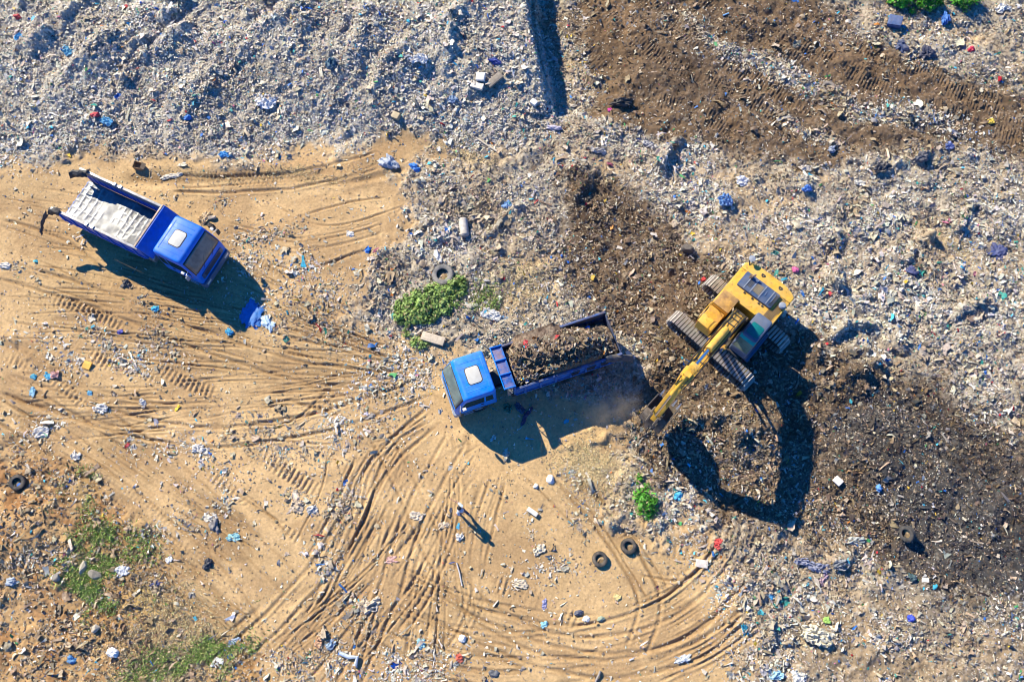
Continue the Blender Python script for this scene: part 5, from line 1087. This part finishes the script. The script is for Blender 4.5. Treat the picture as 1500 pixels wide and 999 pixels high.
bush('weed', 720, 440, 15, 19, 0, .2, 260, 'thin pale green weed patch on straw-coloured ground', G1, 'weed', .06, 9)

# ------------------------------------------------------------------ single pieces of rubbish
def C3(c_, **k): 
    nm = 'item_%02d%02d%02d' % tuple(int(min(.99, v) * 99) for v in c_) + ''.join(sorted(k)); return mat('rubbish_' + nm, c_, k.get('rough', .55), 0, .18, 5, k.get('bump', .25), 16, dust=k.get('dust', .3))

def lump(px, py, sx, sy, h, ang, col, name, label, cat, group=None, wr=.16, seed=0, **k):
    """a crumpled closed lump: sacks, bundles, bags"""
    r2 = np.random.default_rng(seed + int(px * 7 + py)); x, y = at(px, py); bm = bmesh.new(); bmesh.ops.create_icosphere(bm, subdivisions=4, radius=1)
    ph = r2.uniform(0, 50)
    for v in bm.verts:
        p = v.co.copy(); n = 1.5 * float(fbm(np.array([p.x * 1.3 + ph]), np.array([p.y * 1.3 + p.z * .9]), 1.0, 2, 3)[0]) + 1.5 * abs(float(fbm(np.array([p.x * 2.6 + p.z * 1.2 + ph]), np.array([p.y * 2.6 - ph]), .8, 3, 5)[0]))
        f_ = 1 + wr * 2.2 * n; v.co = Vector((p.x * sx * .44 * f_, p.y * sy * .44 * f_, max(-.25, p.z) * h * f_ * .5 + h * .08))
    me = bpy.data.meshes.new(name); bm.to_mesh(me); bm.free(); me.polygons.foreach_set('use_smooth', np.ones(len(me.polygons), bool)); me.set_sharp_from_angle(angle=R(42))
    o = link(name, me, C3(col, **k)); o.location = (x, y, hz(x, y)); o.rotation_euler = (0, 0, R(-ang)); return tag(o, label, cat, group)

def sheet(px, py, sx, sy, h, ang, col, name, label, cat, group=None, seed=0, nu=24, nv=15, ragged=.3, **k):
    """a crumpled sheet: rags, torn plastic, cloth"""
    r2 = np.random.default_rng(seed + int(px * 3 + py)); x, y = at(px, py); ph = r2.uniform(0, 60, 3); c_, s_ = math.cos(R(-ang)), math.sin(R(-ang)); mb = MB()
    def f(u_, v_):
        a, b_ = (u_ - .5) * 2, (v_ - .5) * 2; e = 1 - ragged * abs(float(fbm(np.array([u_ * 4 + ph[0]]), np.array([v_ * 4 + ph[1]]), 1, 2, 1)[0])) * 2
        m_ = 1 - .22 * (a * a * b_ * b_); lx = a * sx / 2 * m_ * e + .12 * sy * float(vn(np.array([v_ * 3 + ph[2]]), np.array([1.5]), 2)[0]); ly = b_ * sy / 2 * m_ * e + .6 * sy * float(vn(np.array([u_ * 2.5 + ph[0]]), np.array([7.5]), 4)[0])
        z = h * .7 * (.25 + 1.3 * abs(float(fbm(np.array([a * sx * 1.2 + ph[0]]), np.array([b_ * sy * 3.5 + ph[1]]), .8, 3, 3)[0]))) * (1.05 - .6 * max(abs(a), abs(b_)))
        z += h * .6 * float(vn(np.array([a * sx * 5 + ph[1]]), np.array([b_ * sy * 7 + ph[2]]), 5)[0]); lx += .10 * sy * float(vn(np.array([a * 6 + ph[2]]), np.array([b_ * 6]), 1)[0])
        return (lx, ly, z)
    mb.grid(f, nu, nv); o = mb.build(name, C3(col, **k), smooth=38, solid=.02)
    o.location = (x, y, hz(x, y) + .02); o.rotation_euler = (0, 0, R(-ang)); return tag(o, label, cat, group)

def rock(px, py, sx, sy, h, ang, col, name, label, cat, group=None, seed=0):
    r2 = random.Random(seed + px); x, y = at(px, py); bm = bmesh.new(); pts = [Vector((r2.uniform(-1, 1), r2.uniform(-1, 1), r2.uniform(-1, 1))).normalized() for _ in range(17)]
    for p in pts: bm.verts.new((p.x * sx / 2, p.y * sy / 2, p.z * h / 2 + h * .3))
    bmesh.ops.convex_hull(bm, input=bm.verts); bmesh.ops.delete(bm, geom=[v for v in bm.verts if not v.link_faces], context='VERTS')
    bmesh.ops.bevel(bm, geom=list(bm.edges), offset=min(sx, sy) * .04, segments=1, affect='EDGES'); me = bpy.data.meshes.new(name); bm.to_mesh(me); bm.free()
    o = link(name, me, C3(col, rough=.9, bump=.5)); o.location = (x, y, hz(x, y)); o.rotation_euler = (0, 0, R(-ang)); return tag(o, label, cat, group)

def plank(px, py, l, w_, h, ang, col, name, label, cat, group=None, tilt=3, **k):
    x, y = at(px, py); mb = MB(); n = 6; mb.loft([[(-l / 2 + l * i / n, -w_ / 2 * (1 + .04 * math.sin(i * 2.1)), 0), (-l / 2 + l * i / n, w_ / 2 * (1 + .05 * math.cos(i * 1.7)), 0), (-l / 2 + l * i / n, w_ / 2, h), (-l / 2 + l * i / n, -w_ / 2, h)] for i in range(n + 1)])
    o = mb.build(name, C3(col, **k), bevel=min(h, w_) * .15); o.location = (x, y, hz(x, y) + .03); o.rotation_euler = (R(tilt), R(-tilt), R(-ang)); return tag(o, label, cat, group)

def pole(pts, r_, col, name, label, cat, **k):
    q = [at(*p) for p in pts]; x0_, y0_ = q[0]; z0_ = hz(x0_, y0_); mb = MB(); mb.tube([(x - x0_, y - y0_, hz(x, y) - z0_ + r_ + .04) for x, y in q], r_, 8); o = mb.build(name, C3(col, **k)); o.location = (x0_, y0_, z0_); return tag(o, label, cat)

def carton(px, py, sx, sy, h, ang, col, name, label, cat, group=None):
    x, y = at(px, py); root = thing(name, label, cat, (x, y, hz(x, y) + .02), R(-ang), group); m = C3(col, rough=.8, bump=.1); t_ = .02; mb = MB(); mb.box((0, 0, t_), (sx, sy, t_))
    for s in (-1, 1): mb.box((s * sx / 2, 0, h / 2), (t_, sy, h)); mb.box((0, s * sy / 2, h / 2), (sx, t_, h))
    mb.build('box_body', m, root)
    for s in (-1, 1): fl = MB(); fl.box((s * (sx / 2 + .1), 0, h + .02), (.24, sy, .012), Euler((0, s * .5, 0))); fl.build('flap', m, root)
    return root

lump(371, 459, 1.0, 1.75, .24, 10, (.02, .17, .50), 'sack', 'big crumpled blue plastic sack lying in the shade of the empty truck', 'sack', wr=.28, dust=.15)
lump(392, 473, .5, .8, .22, -30, (.45, .60, .72), 'plastic_bag', 'pale blue and white plastic bag right beside the big blue sack', 'plastic bag', wr=.3)
sheet(336, 486, .5, .4, .15, 20, (.03, .33, .55), 'plastic_bag', 'cyan plastic bag at the lower tip of the empty truck shadow', 'plastic bag')
lump(186, 416, .5, .45, .32, 0, (.07, .07, .08), 'sack', 'small dark sack at the edge of the empty truck shadow', 'sack', wr=.3)
carton(205, 246, .5, .4, .28, 15, (.36, .24, .13), 'cardboard_box', 'brown cardboard box on the sand above the empty truck', 'box')
sheet(250, 258, 1.5, .35, .15, -18, (.62, .56, .46), 'plastic_sheet', 'long pale crumpled sheet on the track above the empty truck', 'plastic sheet')
sheet(301, 318, .6, .9, .3, 20, (.62, .46, .27), 'torn_sacking', 'sand-coloured torn sacking beside the empty truck cab', 'sacking')
rock(311, 320, .3, .6, .3, 80, (.5, .42, .33), 'stone', 'narrow pale stone standing by the torn sacking', 'stone')
lump(310, 332, .5, .25, .25, 40, (.06, .055, .05), 'sack', 'small black bundle by the empty truck cab', 'sack', wr=.3)
plank(128, 535, .52, .44, .08, 20, (.75, .38, .04), 'board', 'bright orange piece of board on the sandy track', 'board', tilt=8)
sheet(71, 551, .5, .42, .15, 10, (.05, .38, .58), 'plastic_bag', 'cyan bag beside the pink bag on the sandy track', 'plastic bag')
sheet(81, 549, .55, .45, .2, -20, (.62, .35, .30), 'plastic_bag', 'pink plastic bag lying next to the cyan bag', 'plastic bag')
sheet(49, 552, .4, .32, .12, 30, (.04, .34, .48), 'plastic_bag', 'small teal-blue bag left of the cyan and pink pair', 'plastic bag')
sheet(47, 575, .38, .6, .12, 10, (.22, .45, .60), 'plastic_bag', 'light blue torn bag under the teal-blue bag', 'plastic bag')
sheet(227, 452, .5, .38, .15, 0, (.04, .42, .62), 'plastic_bag', 'vivid cyan bag among white scraps below the empty truck', 'plastic bag')
sheet(176, 486, .36, .28, .12, 0, (.08, .08, .42), 'plastic_bag', 'dark violet-blue bag by the tread print', 'plastic bag')
sheet(131, 575, .32, .3, .1, 0, (.10, .38, .58), 'plastic_bag', 'sky blue scrap of plastic below the orange board', 'plastic bag')
for q in [(60, 632, .95, .7), (209, 590, .35, .6), (147, 599, .8, .6), (290, 657, .8, .5), (112, 667, .6, .5), (8, 390, .7, .45)]:
    sheet(q[0], q[1], q[2], q[3], .22, random.uniform(-40, 40), (.68, .64, .58), 'plastic_bag', {60: 'big white crumpled bag heap with a green scrap beside it', 209: 'upright white torn bag on the middle of the sandy track', 147: 'greyish white crumpled bag under the blue scraps', 290: 'off-white bag on the rut where the tracks converge', 112: 'white bag lying by a dark rut on the left', 8: 'white plastic heap at the left edge of the sand'}[q[0]], 'plastic bag', 'white bags on the sandy tracks')
sheet(65, 637, .4, .3, .12, 0, (.10, .50, .30), 'plastic_sheet', 'mint green scrap next to the white bag heap', 'plastic sheet')
sheet(308, 757, .85, .6, .25, 25, (.70, .65, .55), 'torn_sacking', 'creamy white sacking on the diagonal sandy road', 'sacking'); lump(314, 770, .45, .6, .25, -30, (.20, .19, .19), 'sack', 'dark grey bundle just below the creamy sacking', 'sack', wr=.3)
sheet(342, 787, .72, .48, .2, 30, (.30, .56, .58), 'plastic_sheet', 'turquoise plastic sheet on the diagonal sandy road', 'plastic sheet')
sheet(437, 741, .75, .75, .22, 20, (.55, .43, .30), 'torn_sacking', 'tan sacking at the end of the tread prints', 'sacking'); sheet(458, 747, .6, .55, .22, -30, (.52, .49, .45), 'torn_sacking', 'grey torn sacking next to the tan sacking', 'sacking')
lump(305, 826, .5, .45, .3, 10, (.04, .045, .06), 'sack', 'black plastic sack alone on the rutted lower road', 'sack', wr=.3); sheet(249, 819, .35, .4, .12, 60, (.7, .7, .68), 'plastic_bag', 'white bag by the rut above the grassy bank', 'plastic bag')
sheet(230, 855, .3, .55, .15, 65, (.10, .12, .28), 'rag', 'dark blue rag on the grassy bank', 'rag'); sheet(281, 871, .4, .35, .15, 0, (.30, .27, .24), 'rag', 'grey rag at the foot of the grassy bank', 'rag')
lump(166, 955, .62, .5, .38, 10, (.78, .77, .74), 'plastic_bag', 'full white bag on the orange bank at the lower edge', 'plastic bag', wr=.12); lump(106, 965, .4, .3, .2, 20, (.06, .22, .45), 'plastic_bag', 'blue bag on the orange bank left of the full white bag', 'plastic bag', wr=.3)
sheet(320, 971, .65, .55, .2, 20, (.75, .73, .70), 'plastic_bag', 'white striped bag on dry grass at the lower edge', 'plastic bag'); sheet(343, 940, .35, .75, .25, 70, (.34, .42, .52), 'plastic_bag', 'blue-grey bag standing by the pale yellow scrap', 'plastic bag'); sheet(342, 956, .5, .4, .12, 0, (.55, .42, .16), 'plastic_sheet', 'ochre yellow scrap below the blue-grey bag', 'plastic sheet')
plank(337, 905, .55, .16, .06, -25, (.28, .33, .45), 'board', 'grey-blue splinter of board near the grassy bank', 'board')
rock(122, 832, .42, .8, .4, 15, (.42, .37, .28), 'stone', 'tall sandstone block on the green grass', 'stone'); rock(141, 842, .9, .5, .45, 30, (.28, .25, .19), 'stone', 'broad brown stone casting shade on the grass', 'stone'); rock(142, 920, .6, .4, .3, -40, (.55, .46, .34), 'stone', 'pale angular stone below the grass', 'stone'); rock(85, 846, .5, .5, .3, 0, (.25, .23, .2), 'stone', 'dark grey stone left of the grassy stones', 'stone'); sheet(179, 837, .6, .8, .2, 70, (.65, .66, .66), 'plastic_bag', 'whitish plastic bag caught in the grass', 'plastic bag'); sheet(162, 875, .35, .25, .1, 30, (.03, .45, .38), 'plastic_bag', 'teal scrap on the grass below the stones', 'plastic bag'); lump(20, 852, .6, .4, .25, 0, (.35, .40, .46), 'plastic_bag', 'pale blue-grey bag in the rubble at the left edge', 'plastic bag', wr=.25)
plank(635, 498, 1.35, .5, .2, 18, (.55, .45, .33), 'board', 'thick pale plank lying by the small weed above the loaded truck', 'board', tilt=3)
x, y = at(681, 340); o = MB(); o.lathe([(.02, 0), (.2, .0), (.26, .08), (.27, .55), (.25, 1.05), (.18, 1.12), (.02, 1.12)], 20); bo_ = o.build('canister', C3((.55, .50, .42), dust=.6)); bo_.location = (x, y - .35, hz(x, y) + .26); bo_.rotation_euler = (R(-86), 0, R(6)); tag(bo_, 'dirty white canister lying among scraps above the large bush', 'canister')
rock(1005, 369, .85, .6, .55, 10, (.10, .085, .075), 'stone', 'dark boulder between the brown strip and the excavator', 'stone'); rock(918, 353, .5, .6, .4, 60, (.24, .15, .085), 'stone', 'brown stone in the dark strip above the loaded truck', 'stone')
pole([(697, 205), (712, 214), (728, 225)], .06, (.62, .52, .38), 'wooden_pole', 'pale wooden pole lying on dry grass near the top shadow', 'pole'); pole([(669, 824), (673, 838), (677, 858)], .04, (.5, .47, .45), 'pipe', 'thin bent grey pipe on the sand below the person', 'pipe'); pole([(498, 956), (512, 962), (524, 962), (521, 975)], .10, (.5, .58, .66), 'plastic_pipe', 'bent bluish white plastic pipe at the lower edge', 'pipe'); pole([(872, 998), (877, 988), (879, 982)], .06, (.25, .22, .2), 'wooden_pole', 'dark stick pointing up at the lower edge', 'pole'); pole([(1058, 26), (1066, 24)], .05, (.2, .4, .6), 'plastic_pipe', 'short light blue pipe in the brown dozer strip', 'pipe')
plank(725, 133, 1.1, .42, .25, -40, (.33, .27, .2), 'board', 'brown beam beside white blocks left of the top shadow', 'board', tilt=8); plank(706, 131, .55, .5, .3, 10, (.76, .74, .70), 'foam_block', 'white foam block upright beside the brown beam', 'foam block', tilt=10); plank(700, 141, .8, .4, .2, 20, (.70, .64, .55), 'foam_block', 'cream foam block below the white foam block', 'foam block', tilt=4); plank(782, 160, .42, .36, .25, 40, (.75, .74, .7), 'foam_block', 'small white foam block left of the shadow tip', 'foam block'); lump(812, 190, .8, .35, .3, 10, (.52, .47, .55), 'sack', 'lilac-grey sack below the shadow tip', 'sack', wr=.2)
lump(608, 247, .6, .45, .35, 20, (.03, .22, .60), 'plastic_bag', 'blue bag in the scraps above the sandy bay', 'plastic bag', wr=.25); lump(570, 238, 1.0, .8, .5, 30, (.40, .44, .5), 'sack', 'grey-white sack heap at the top of the sandy bay', 'sack', wr=.3); lump(744, 302, .5, .5, .3, 0, (.14, .28, .5), 'plastic_bag', 'dusty blue bag above the dark strip head', 'plastic bag', wr=.3); lump(642, 377, .4, .75, .3, -20, (.70, .70, .70), 'plastic_bag', 'white curled plastic piece above the dusty tyre', 'plastic bag', wr=.25)
sheet(719, 461, 1.3, .7, .2, 20, (.60, .60, .58), 'plastic_sheet', 'white crumpled plastic sheet right of the large bush', 'plastic sheet'); sheet(741, 465, .5, .28, .12, 10, (.25, .45, .65), 'plastic_sheet', 'light blue strip at the end of the white sheet', 'plastic sheet'); sheet(513, 343, .5, .45, .15, 0, (.74, .71, .66), 'plastic_bag', 'round white bag on the empty sandy bay', 'plastic bag')
# rag tangle and items in the shade of the loaded truck
sheet(771, 610, 1.3, .25, .2, -55, (.11, .06, .12), 'rag', 'purple twisted rag in the shade of the loaded truck', 'rag', dust=.1); sheet(762, 598, .8, .4, .2, 40, (.08, .10, .16), 'rag', 'dark blue rag by the fuel tank of the loaded truck', 'rag', dust=.1); sheet(744, 598, .5, .5, .25, 0, (.03, .16, .10), 'rag', 'dark green scrap under the loaded truck ladder', 'rag', dust=.1)
# lower sand
sheet(543, 886, 1.05, .85, .35, 20, (.60, .50, .38), 'torn_sacking', 'large buff half-buried sacking on the fan of tracks', 'sacking', ragged=.15); plank(780, 750, .62, .24, .14, 35, (.72, .68, .6), 'foam_block', 'long white tray on the sand right of the person', 'foam block'); lump(806, 702, .45, .5, .3, 0, (.78, .77, .75), 'plastic_bag', 'bright white bag under the loaded truck shadow', 'plastic bag', wr=.15)
lump(847, 897, .5, .26, .2, -15, (.09, .10, .14), 'sack', 'dark grey curved piece on the lower sand between white scraps', 'sack', wr=.12); lump(859, 906, .35, .3, .15, 0, (.72, .7, .65), 'plastic_bag', 'white bag right of the dark curved piece', 'plastic bag', wr=.2); lump(880, 906, .42, .26, .15, -20, (.30, .36, .26), 'plastic_bag', 'greenish crushed bottle piece on the lower sand', 'plastic bag', wr=.12); sheet(904, 875, .4, .35, .12, 0, (.65, .52, .22), 'plastic_bag', 'yellow scrap on the lower sand inside the curved tracks', 'plastic bag'); sheet(797, 915, .42, .36, .14, 0, (.25, .52, .6), 'plastic_bag', 'pale cyan bag above the curved tracks', 'plastic bag'); sheet(617, 943, .5, .55, .2, 0, (.30, .55, .62), 'plastic_bag', 'turquoise bag on the fan of tracks at the lower edge', 'plastic bag'); lump(677, 935, .38, .42, .25, 0, (.76, .74, .70), 'plastic_bag', 'round white bag at the bottom of the fan of tracks', 'plastic bag', wr=.12); sheet(673, 964, .4, .45, .15, 0, (.55, .10, .06), 'plastic_bag', 'red scrap below the round white bag', 'plastic bag'); lump(723, 987, .45, .35, .15, 0, (.10, .11, .13), 'sack', 'flat dark sack at the bottom edge of the sand', 'sack', wr=.2); sheet(762, 855, .9, .5, .15, 10, (.60, .50, .36), 'torn_sacking', 'thin tan sacking over the broad tread print', 'sacking'); sheet(798, 884, .25, .6, .1, 5, (.3, .3, .5), 'rag', 'tiny blue-grey rag near the tread print', 'rag'); sheet(671, 772, .2, .34, .08, 20, (.05, .38, .6), 'plastic_bag', 'small cyan scrap below the person', 'plastic bag'); sheet(673, 785, .45, .45, .18, 0, (.70, .66, .60), 'plastic_bag', 'whitish crumpled bag below the person', 'plastic bag'); sheet(650, 770, .7, .35, .1, -25, (.55, .44, .32), 'torn_sacking', 'tan flat sacking left of the person', 'sacking'); sheet(610, 755, .8, .5, .15, 10, (.60, .50, .38), 'torn_sacking', 'thin buff sacking on the fan of tracks left of the person', 'sacking'); sheet(574, 820, .4, .6, .15, 80, (.62, .36, .32), 'plastic_bag', 'pinkish scrap on the fan of tracks', 'plastic bag'); sheet(792, 805, .5, .75, .2, 75, (.66, .58, .44), 'torn_sacking', 'cream crumpled sacking in the middle of the lower sand', 'sacking'); sheet(468, 940, .45, .6, .2, 10, (.52, .30, .17), 'cardboard_sheet', 'brown cardboard piece by the blue rag at the lower edge', 'cardboard'); sheet(485, 944, .6, .45, .2, -40, (.28, .38, .48), 'rag', 'blue-grey rag right of the brown cardboard', 'rag'); lump(785, 1 + 711, .3, .3, .2, 0, (.72, .68, .6), 'plastic_bag', 'little white bag left of the dry grass patch', 'plastic bag', wr=.2)
# by the weed and right of it
lump(992, 727, .55, .5, .4, 0, (.05, .42, .66), 'sack', 'cyan sack right of the bright green weed', 'sack', wr=.25); sheet(1230, 829, 1.0, .6, .4, -5, (.20, .22, .25), 'clothes_bundle', 'grey bundle of cloth at the end of the long rag', 'clothes', ragged=.3); sheet(1190, 827, 2.0, .55, .35, 14, (.22, .24, .34), 'clothes_rag', 'long blue-grey rag stretched over the dark waste', 'clothes'); sheet(1206, 848, .9, .3, .2, -60, (.40, .27, .33), 'clothes_rag', 'mauve rag under the long blue-grey rag', 'clothes'); sheet(1250, 792, 1.1, .45, .3, -12, (.36, .38, .36), 'rag', 'grey rag above the cloth bundle', 'rag'); sheet(1051, 799, .5, .65, .2, 10, (.58, .05, .05), 'rag', 'red rag at the edge of the curved tracks', 'rag'); plank(1028, 825, .62, .4, .16, 10, (.68, .60, .52), 'foam_block', 'pale block at the edge of the curved tracks', 'foam block', tilt=8); plank(1225, 706, .45, .38, .2, 50, (.72, .66, .60), 'foam_block', 'whitish block right of the excavator boom shadow', 'foam block', tilt=12); lump(1284, 717, .36, .36, .25, 0, (.10, .30, .65), 'plastic_bag', 'blue bag on the blackish waste', 'plastic bag', wr=.25); sheet(1129, 872, .5, .35, .2, 60, (.05, .35, .68), 'plastic_bag', 'azure scrap in the litter below the excavator shadow', 'plastic bag'); lump(1210, 908, .4, .42, .25, 0, (.30, .52, .10), 'plastic_bag', 'lime green bag in the lower litter', 'plastic bag', wr=.2); lump(1331, 907, .35, .35, .2, 0, (.04, .08, .55), 'plastic_bag', 'deep blue bag in the lower litter', 'plastic bag', wr=.25); sheet(1136, 988, .8, .5, .25, 10, (.35, .58, .68), 'plastic_sheet', 'pale cyan sheet at the bottom edge', 'plastic sheet'); sheet(1168, 990, .8, .6, .25, 30, (.70, .68, .62), 'plastic_sheet', 'white sheet right of the pale cyan sheet', 'plastic sheet'); sheet(1000, 965, .35, .85, .2, 70, (.58, .62, .64), 'plastic_bag', 'bluish white bag on the lower curved tracks', 'plastic bag')
sheet(1195, 930, 1.7, 1.0, .4, 20, (.60, .55, .42), 'plastic_sheet', 'heap of cream crumpled film in the lower litter', 'plastic sheet'); lump(1335, 845, .5, .35, .4, 70, (.04, .10, .12), 'sack', 'dark teal bag casting a shadow on the blackish waste', 'sack', wr=.2)
# upper right
plank(1308, 38, .85, .7, .45, 20, (.05, .10, .24), 'crate', 'dark blue plastic crate below the big top bush', 'crate', tilt=10); lump(1354, 82, .8, .8, .5, 0, (.045, .05, .09), 'sack', 'navy sack below the crate by the dozer strip', 'sack', wr=.28); lump(1318, 68, .7, .8, .5, 0, (.06, .085, .17), 'sack', 'dark blue sack between the crate and the navy sack', 'sack', wr=.28); lump(1381, 32, .4, .9, .4, 10, (.03, .16, .5), 'sack', 'long bright blue sack under the smaller top bush', 'sack', wr=.28); lump(1421, 75, .4, .36, .3, 0, (.65, .03, .08), 'plastic_bag', 'bright red bag in the upper right litter', 'plastic bag', wr=.2); sheet(1468, 14, 1.2, .6, .3, -20, (.68, .66, .62), 'plastic_sheet', 'white sheet on the bare sandy corner', 'plastic sheet'); sheet(1453, 176, .5, .4, .15, 0, (.75, .55, .06), 'plastic_bag', 'yellow bag on the dark dozer strip', 'plastic bag'); lump(1217, 220, .5, .45, .35, 0, (.30, .33, .40), 'sack', 'bluish sack below the dozer strip', 'sack', wr=.25); lump(1346, 235, .8, .5, .35, 0, (.07, .075, .10), 'sack', 'dark sack heap under the end of the dozer strip', 'sack', wr=.3); sheet(1290, 252, 1.2, .7, .3, 0, (.07, .07, .075), 'plastic_sheet', 'black plastic sheet crumpled in the right-hand litter', 'plastic sheet'); sheet(1390, 215, .6, .6, .3, 0, (.15, .20, .42), 'plastic_bag', 'slate blue bag beside the dark sack heap', 'plastic bag')
lump(1464, 368, .95, 1.1, .4, 0, (.03, .05, .17), 'sack', 'large dark blue sack at the far right litter', 'sack', wr=.3); lump(1335, 402, .7, .6, .35, 0, (.035, .05, .16), 'sack', 'dark blue sack on the tan patch right of the excavator', 'sack', wr=.3); sheet(1390, 460, 1.0, .35, .25, 15, (.75, .73, .70), 'plastic_sheet', 'long white sheet in the right-hand litter', 'plastic sheet'); lump(1177, 283, .5, .4, .3, 0, (.04, .18, .55), 'plastic_bag', 'blue bag on the tan slope above the excavator', 'plastic bag', wr=.25); sheet(1060, 300, .9, .9, .35, 0, (.10, .24, .5), 'plastic_sheet', 'blue and white plastic tangle above the excavator', 'plastic sheet'); sheet(1088, 270, .9, .8, .3, 0, (.70, .70, .72), 'plastic_sheet', 'white plastic tangle above the excavator', 'plastic sheet'); sheet(1259, 270, .8, .4, .25, 10, (.72, .68, .6), 'plastic_sheet', 'cream sheet on the tan patch below the dozer strip', 'plastic sheet'); sheet(1178, 248, .9, .4, .2, 20, (.68, .60, .5), 'plastic_sheet', 'pale sheet draped on the tan slope', 'plastic sheet'); lump(1162, 398, .4, .35, .2, 0, (.70, .12, .32), 'plastic_bag', 'magenta bag just right of the excavator counterweight', 'plastic bag', wr=.2); lump(1214, 432, .3, .3, .2, 0, (.65, .04, .08), 'plastic_bag', 'small red bag right of the excavator', 'plastic bag', wr=.2); lump(1030, 411, .32, .3, .25, 0, (.65, .03, .03), 'plastic_bag', 'red piece at the tip of the excavator far track', 'plastic bag', wr=.15); sheet(955, 213, 1.3, .5, .35, 30, (.45, .44, .45), 'plastic_sheet', 'grey sheet ridge near the top of the pale drift', 'plastic sheet'); sheet(876, 224, 1.1, .4, .35, 12, (.50, .47, .44), 'board', 'grey board casting a shadow at the head of the brown strip', 'board'); lump(909, 152, 1.3, .5, .45, -8, (.03, .028, .028), 'sack', 'black sack on the brown ground right of the top shadow', 'sack', wr=.25); lump(894, 160, .3, .25, .2, 0, (.75, .05, .35), 'plastic_bag', 'hot pink scrap left of the black sack', 'plastic bag', wr=.2)
# upper left heap
lump(145, 176, .5, .42, .3, 0, (.5, .02, .05), 'plastic_bag', 'dark red bag at the foot of the terraced heap', 'plastic bag', wr=.2); sheet(161, 184, .9, .6, .25, 20, (.12, .40, .62), 'plastic_bag', 'cyan bag right of the dark red bag', 'plastic bag'); lump(38, 40, .45, .35, .25, 0, (.6, .05, .06), 'plastic_bag', 'red bag high on the left of the terraced heap', 'plastic bag', wr=.2); sheet(46, 76, .75, .5, .25, -30, (.10, .38, .62), 'plastic_bag', 'azure bag on the left of the terraced heap', 'plastic bag'); lump(279, 179, .42, .36, .25, 0, (.02, .20, .60), 'plastic_bag', 'strong blue bag low on the terraced heap', 'plastic bag', wr=.25); sheet(330, 229, .7, .5, .2, -20, (.03, .28, .62), 'plastic_bag', 'blue torn bag on the sand edge below the terraced heap', 'plastic bag'); sheet(395, 157, 1.5, 1.1, .4, 10, (.72, .72, .73), 'plastic_sheet', 'broad white film on the terraced heap', 'plastic sheet'); sheet(494, 115, .9, .9, .5, 40, (.06, .16, .24), 'plastic_sheet', 'dark teal tarpaulin piece upright on the terraced heap', 'plastic sheet'); sheet(112, 92, 1.0, .6, .3, 20, (.12, .42, .6), 'plastic_sheet', 'light blue sheet in the middle of the left windrow', 'plastic sheet'); lump(726, 110, .7, .4, .35, 0, (.03, .06, .30), 'sack', 'dark blue sack left of the top shadow', 'sack', wr=.25); lump(748, 15, .45, .5, .3, 0, (.7, .30, .03), 'plastic_bag', 'orange bag on top of the terrace by the top shadow', 'plastic bag', wr=.2); sheet(665, 157, .5, .7, .25, 60, (.20, .30, .45), 'plastic_sheet', 'slate plastic piece on the slope above the sandy bay', 'plastic sheet'); plank(583, 178, .5, .42, .3, 30, (.42, .33, .2), 'cardboard_box', 'tan box on the slope above the sandy bay', 'box', tilt=10); sheet(617, 110, 1.3, .8, .35, 0, (.74, .74, .74), 'plastic_sheet', 'white film heap in the middle of the upper slope', 'plastic sheet')

# ------------------------------------------------------------------ dust thrown up under the bucket
x, y = at(893, 597); bm = bmesh.new(); bmesh.ops.create_icosphere(bm, subdivisions=4, radius=1); me = bpy.data.meshes.new('dust_cloud'); bm.to_mesh(me); bm.free()
dm = bpy.data.materials.new('airborne_dust'); dm.use_nodes = True; N = dm.node_tree.nodes; L = dm.node_tree.links; N.remove(N['Principled BSDF']); pv = N.new('ShaderNodeVolumePrincipled'); pv.inputs['Color'].default_value = (.80, .66, .50, 1); pv.inputs['Anisotropy'].default_value = .1
tc = N.new('ShaderNodeTexCoord'); nn = N.new('ShaderNodeTexNoise'); nn.inputs['Scale'].default_value = 1.6; nn.inputs['Detail'].default_value = 4; L.new(tc.outputs['Object'], nn.inputs['Vector'])
ln_ = N.new('ShaderNodeVectorMath'); ln_.operation = 'LENGTH'; L.new(tc.outputs['Object'], ln_.inputs[0]); mr1 = N.new('ShaderNodeMapRange'); L.new(ln_.outputs['Value'], mr1.inputs[0]); mr1.inputs[1].default_value = .15; mr1.inputs[2].default_value = 1; mr1.inputs[3].default_value = 1; mr1.inputs[4].default_value = 0
mr2 = N.new('ShaderNodeMapRange'); L.new(nn.outputs['Fac'], mr2.inputs[0]); mr2.inputs[1].default_value = .35; mr2.inputs[2].default_value = .75; mr2.inputs[3].default_value = 0; mr2.inputs[4].default_value = 1.4
mu = N.new('ShaderNodeMath'); mu.operation = 'MULTIPLY'; L.new(mr1.outputs[0], mu.inputs[0]); L.new(mr2.outputs[0], mu.inputs[1]); L.new(mu.outputs[0], pv.inputs['Density']); L.new(pv.outputs[0], N['Material Output'].inputs['Volume'])
o = link('dust_cloud', me, dm); o.location = (x, y, .7); o.scale = (1.9, 1.25, .8); o.rotation_euler = (0, 0, R(20)); tag(o, 'pale dust hanging in the shade between the loaded truck and the bucket', 'dust', kind='stuff')
print('objects', len(bpy.data.objects))
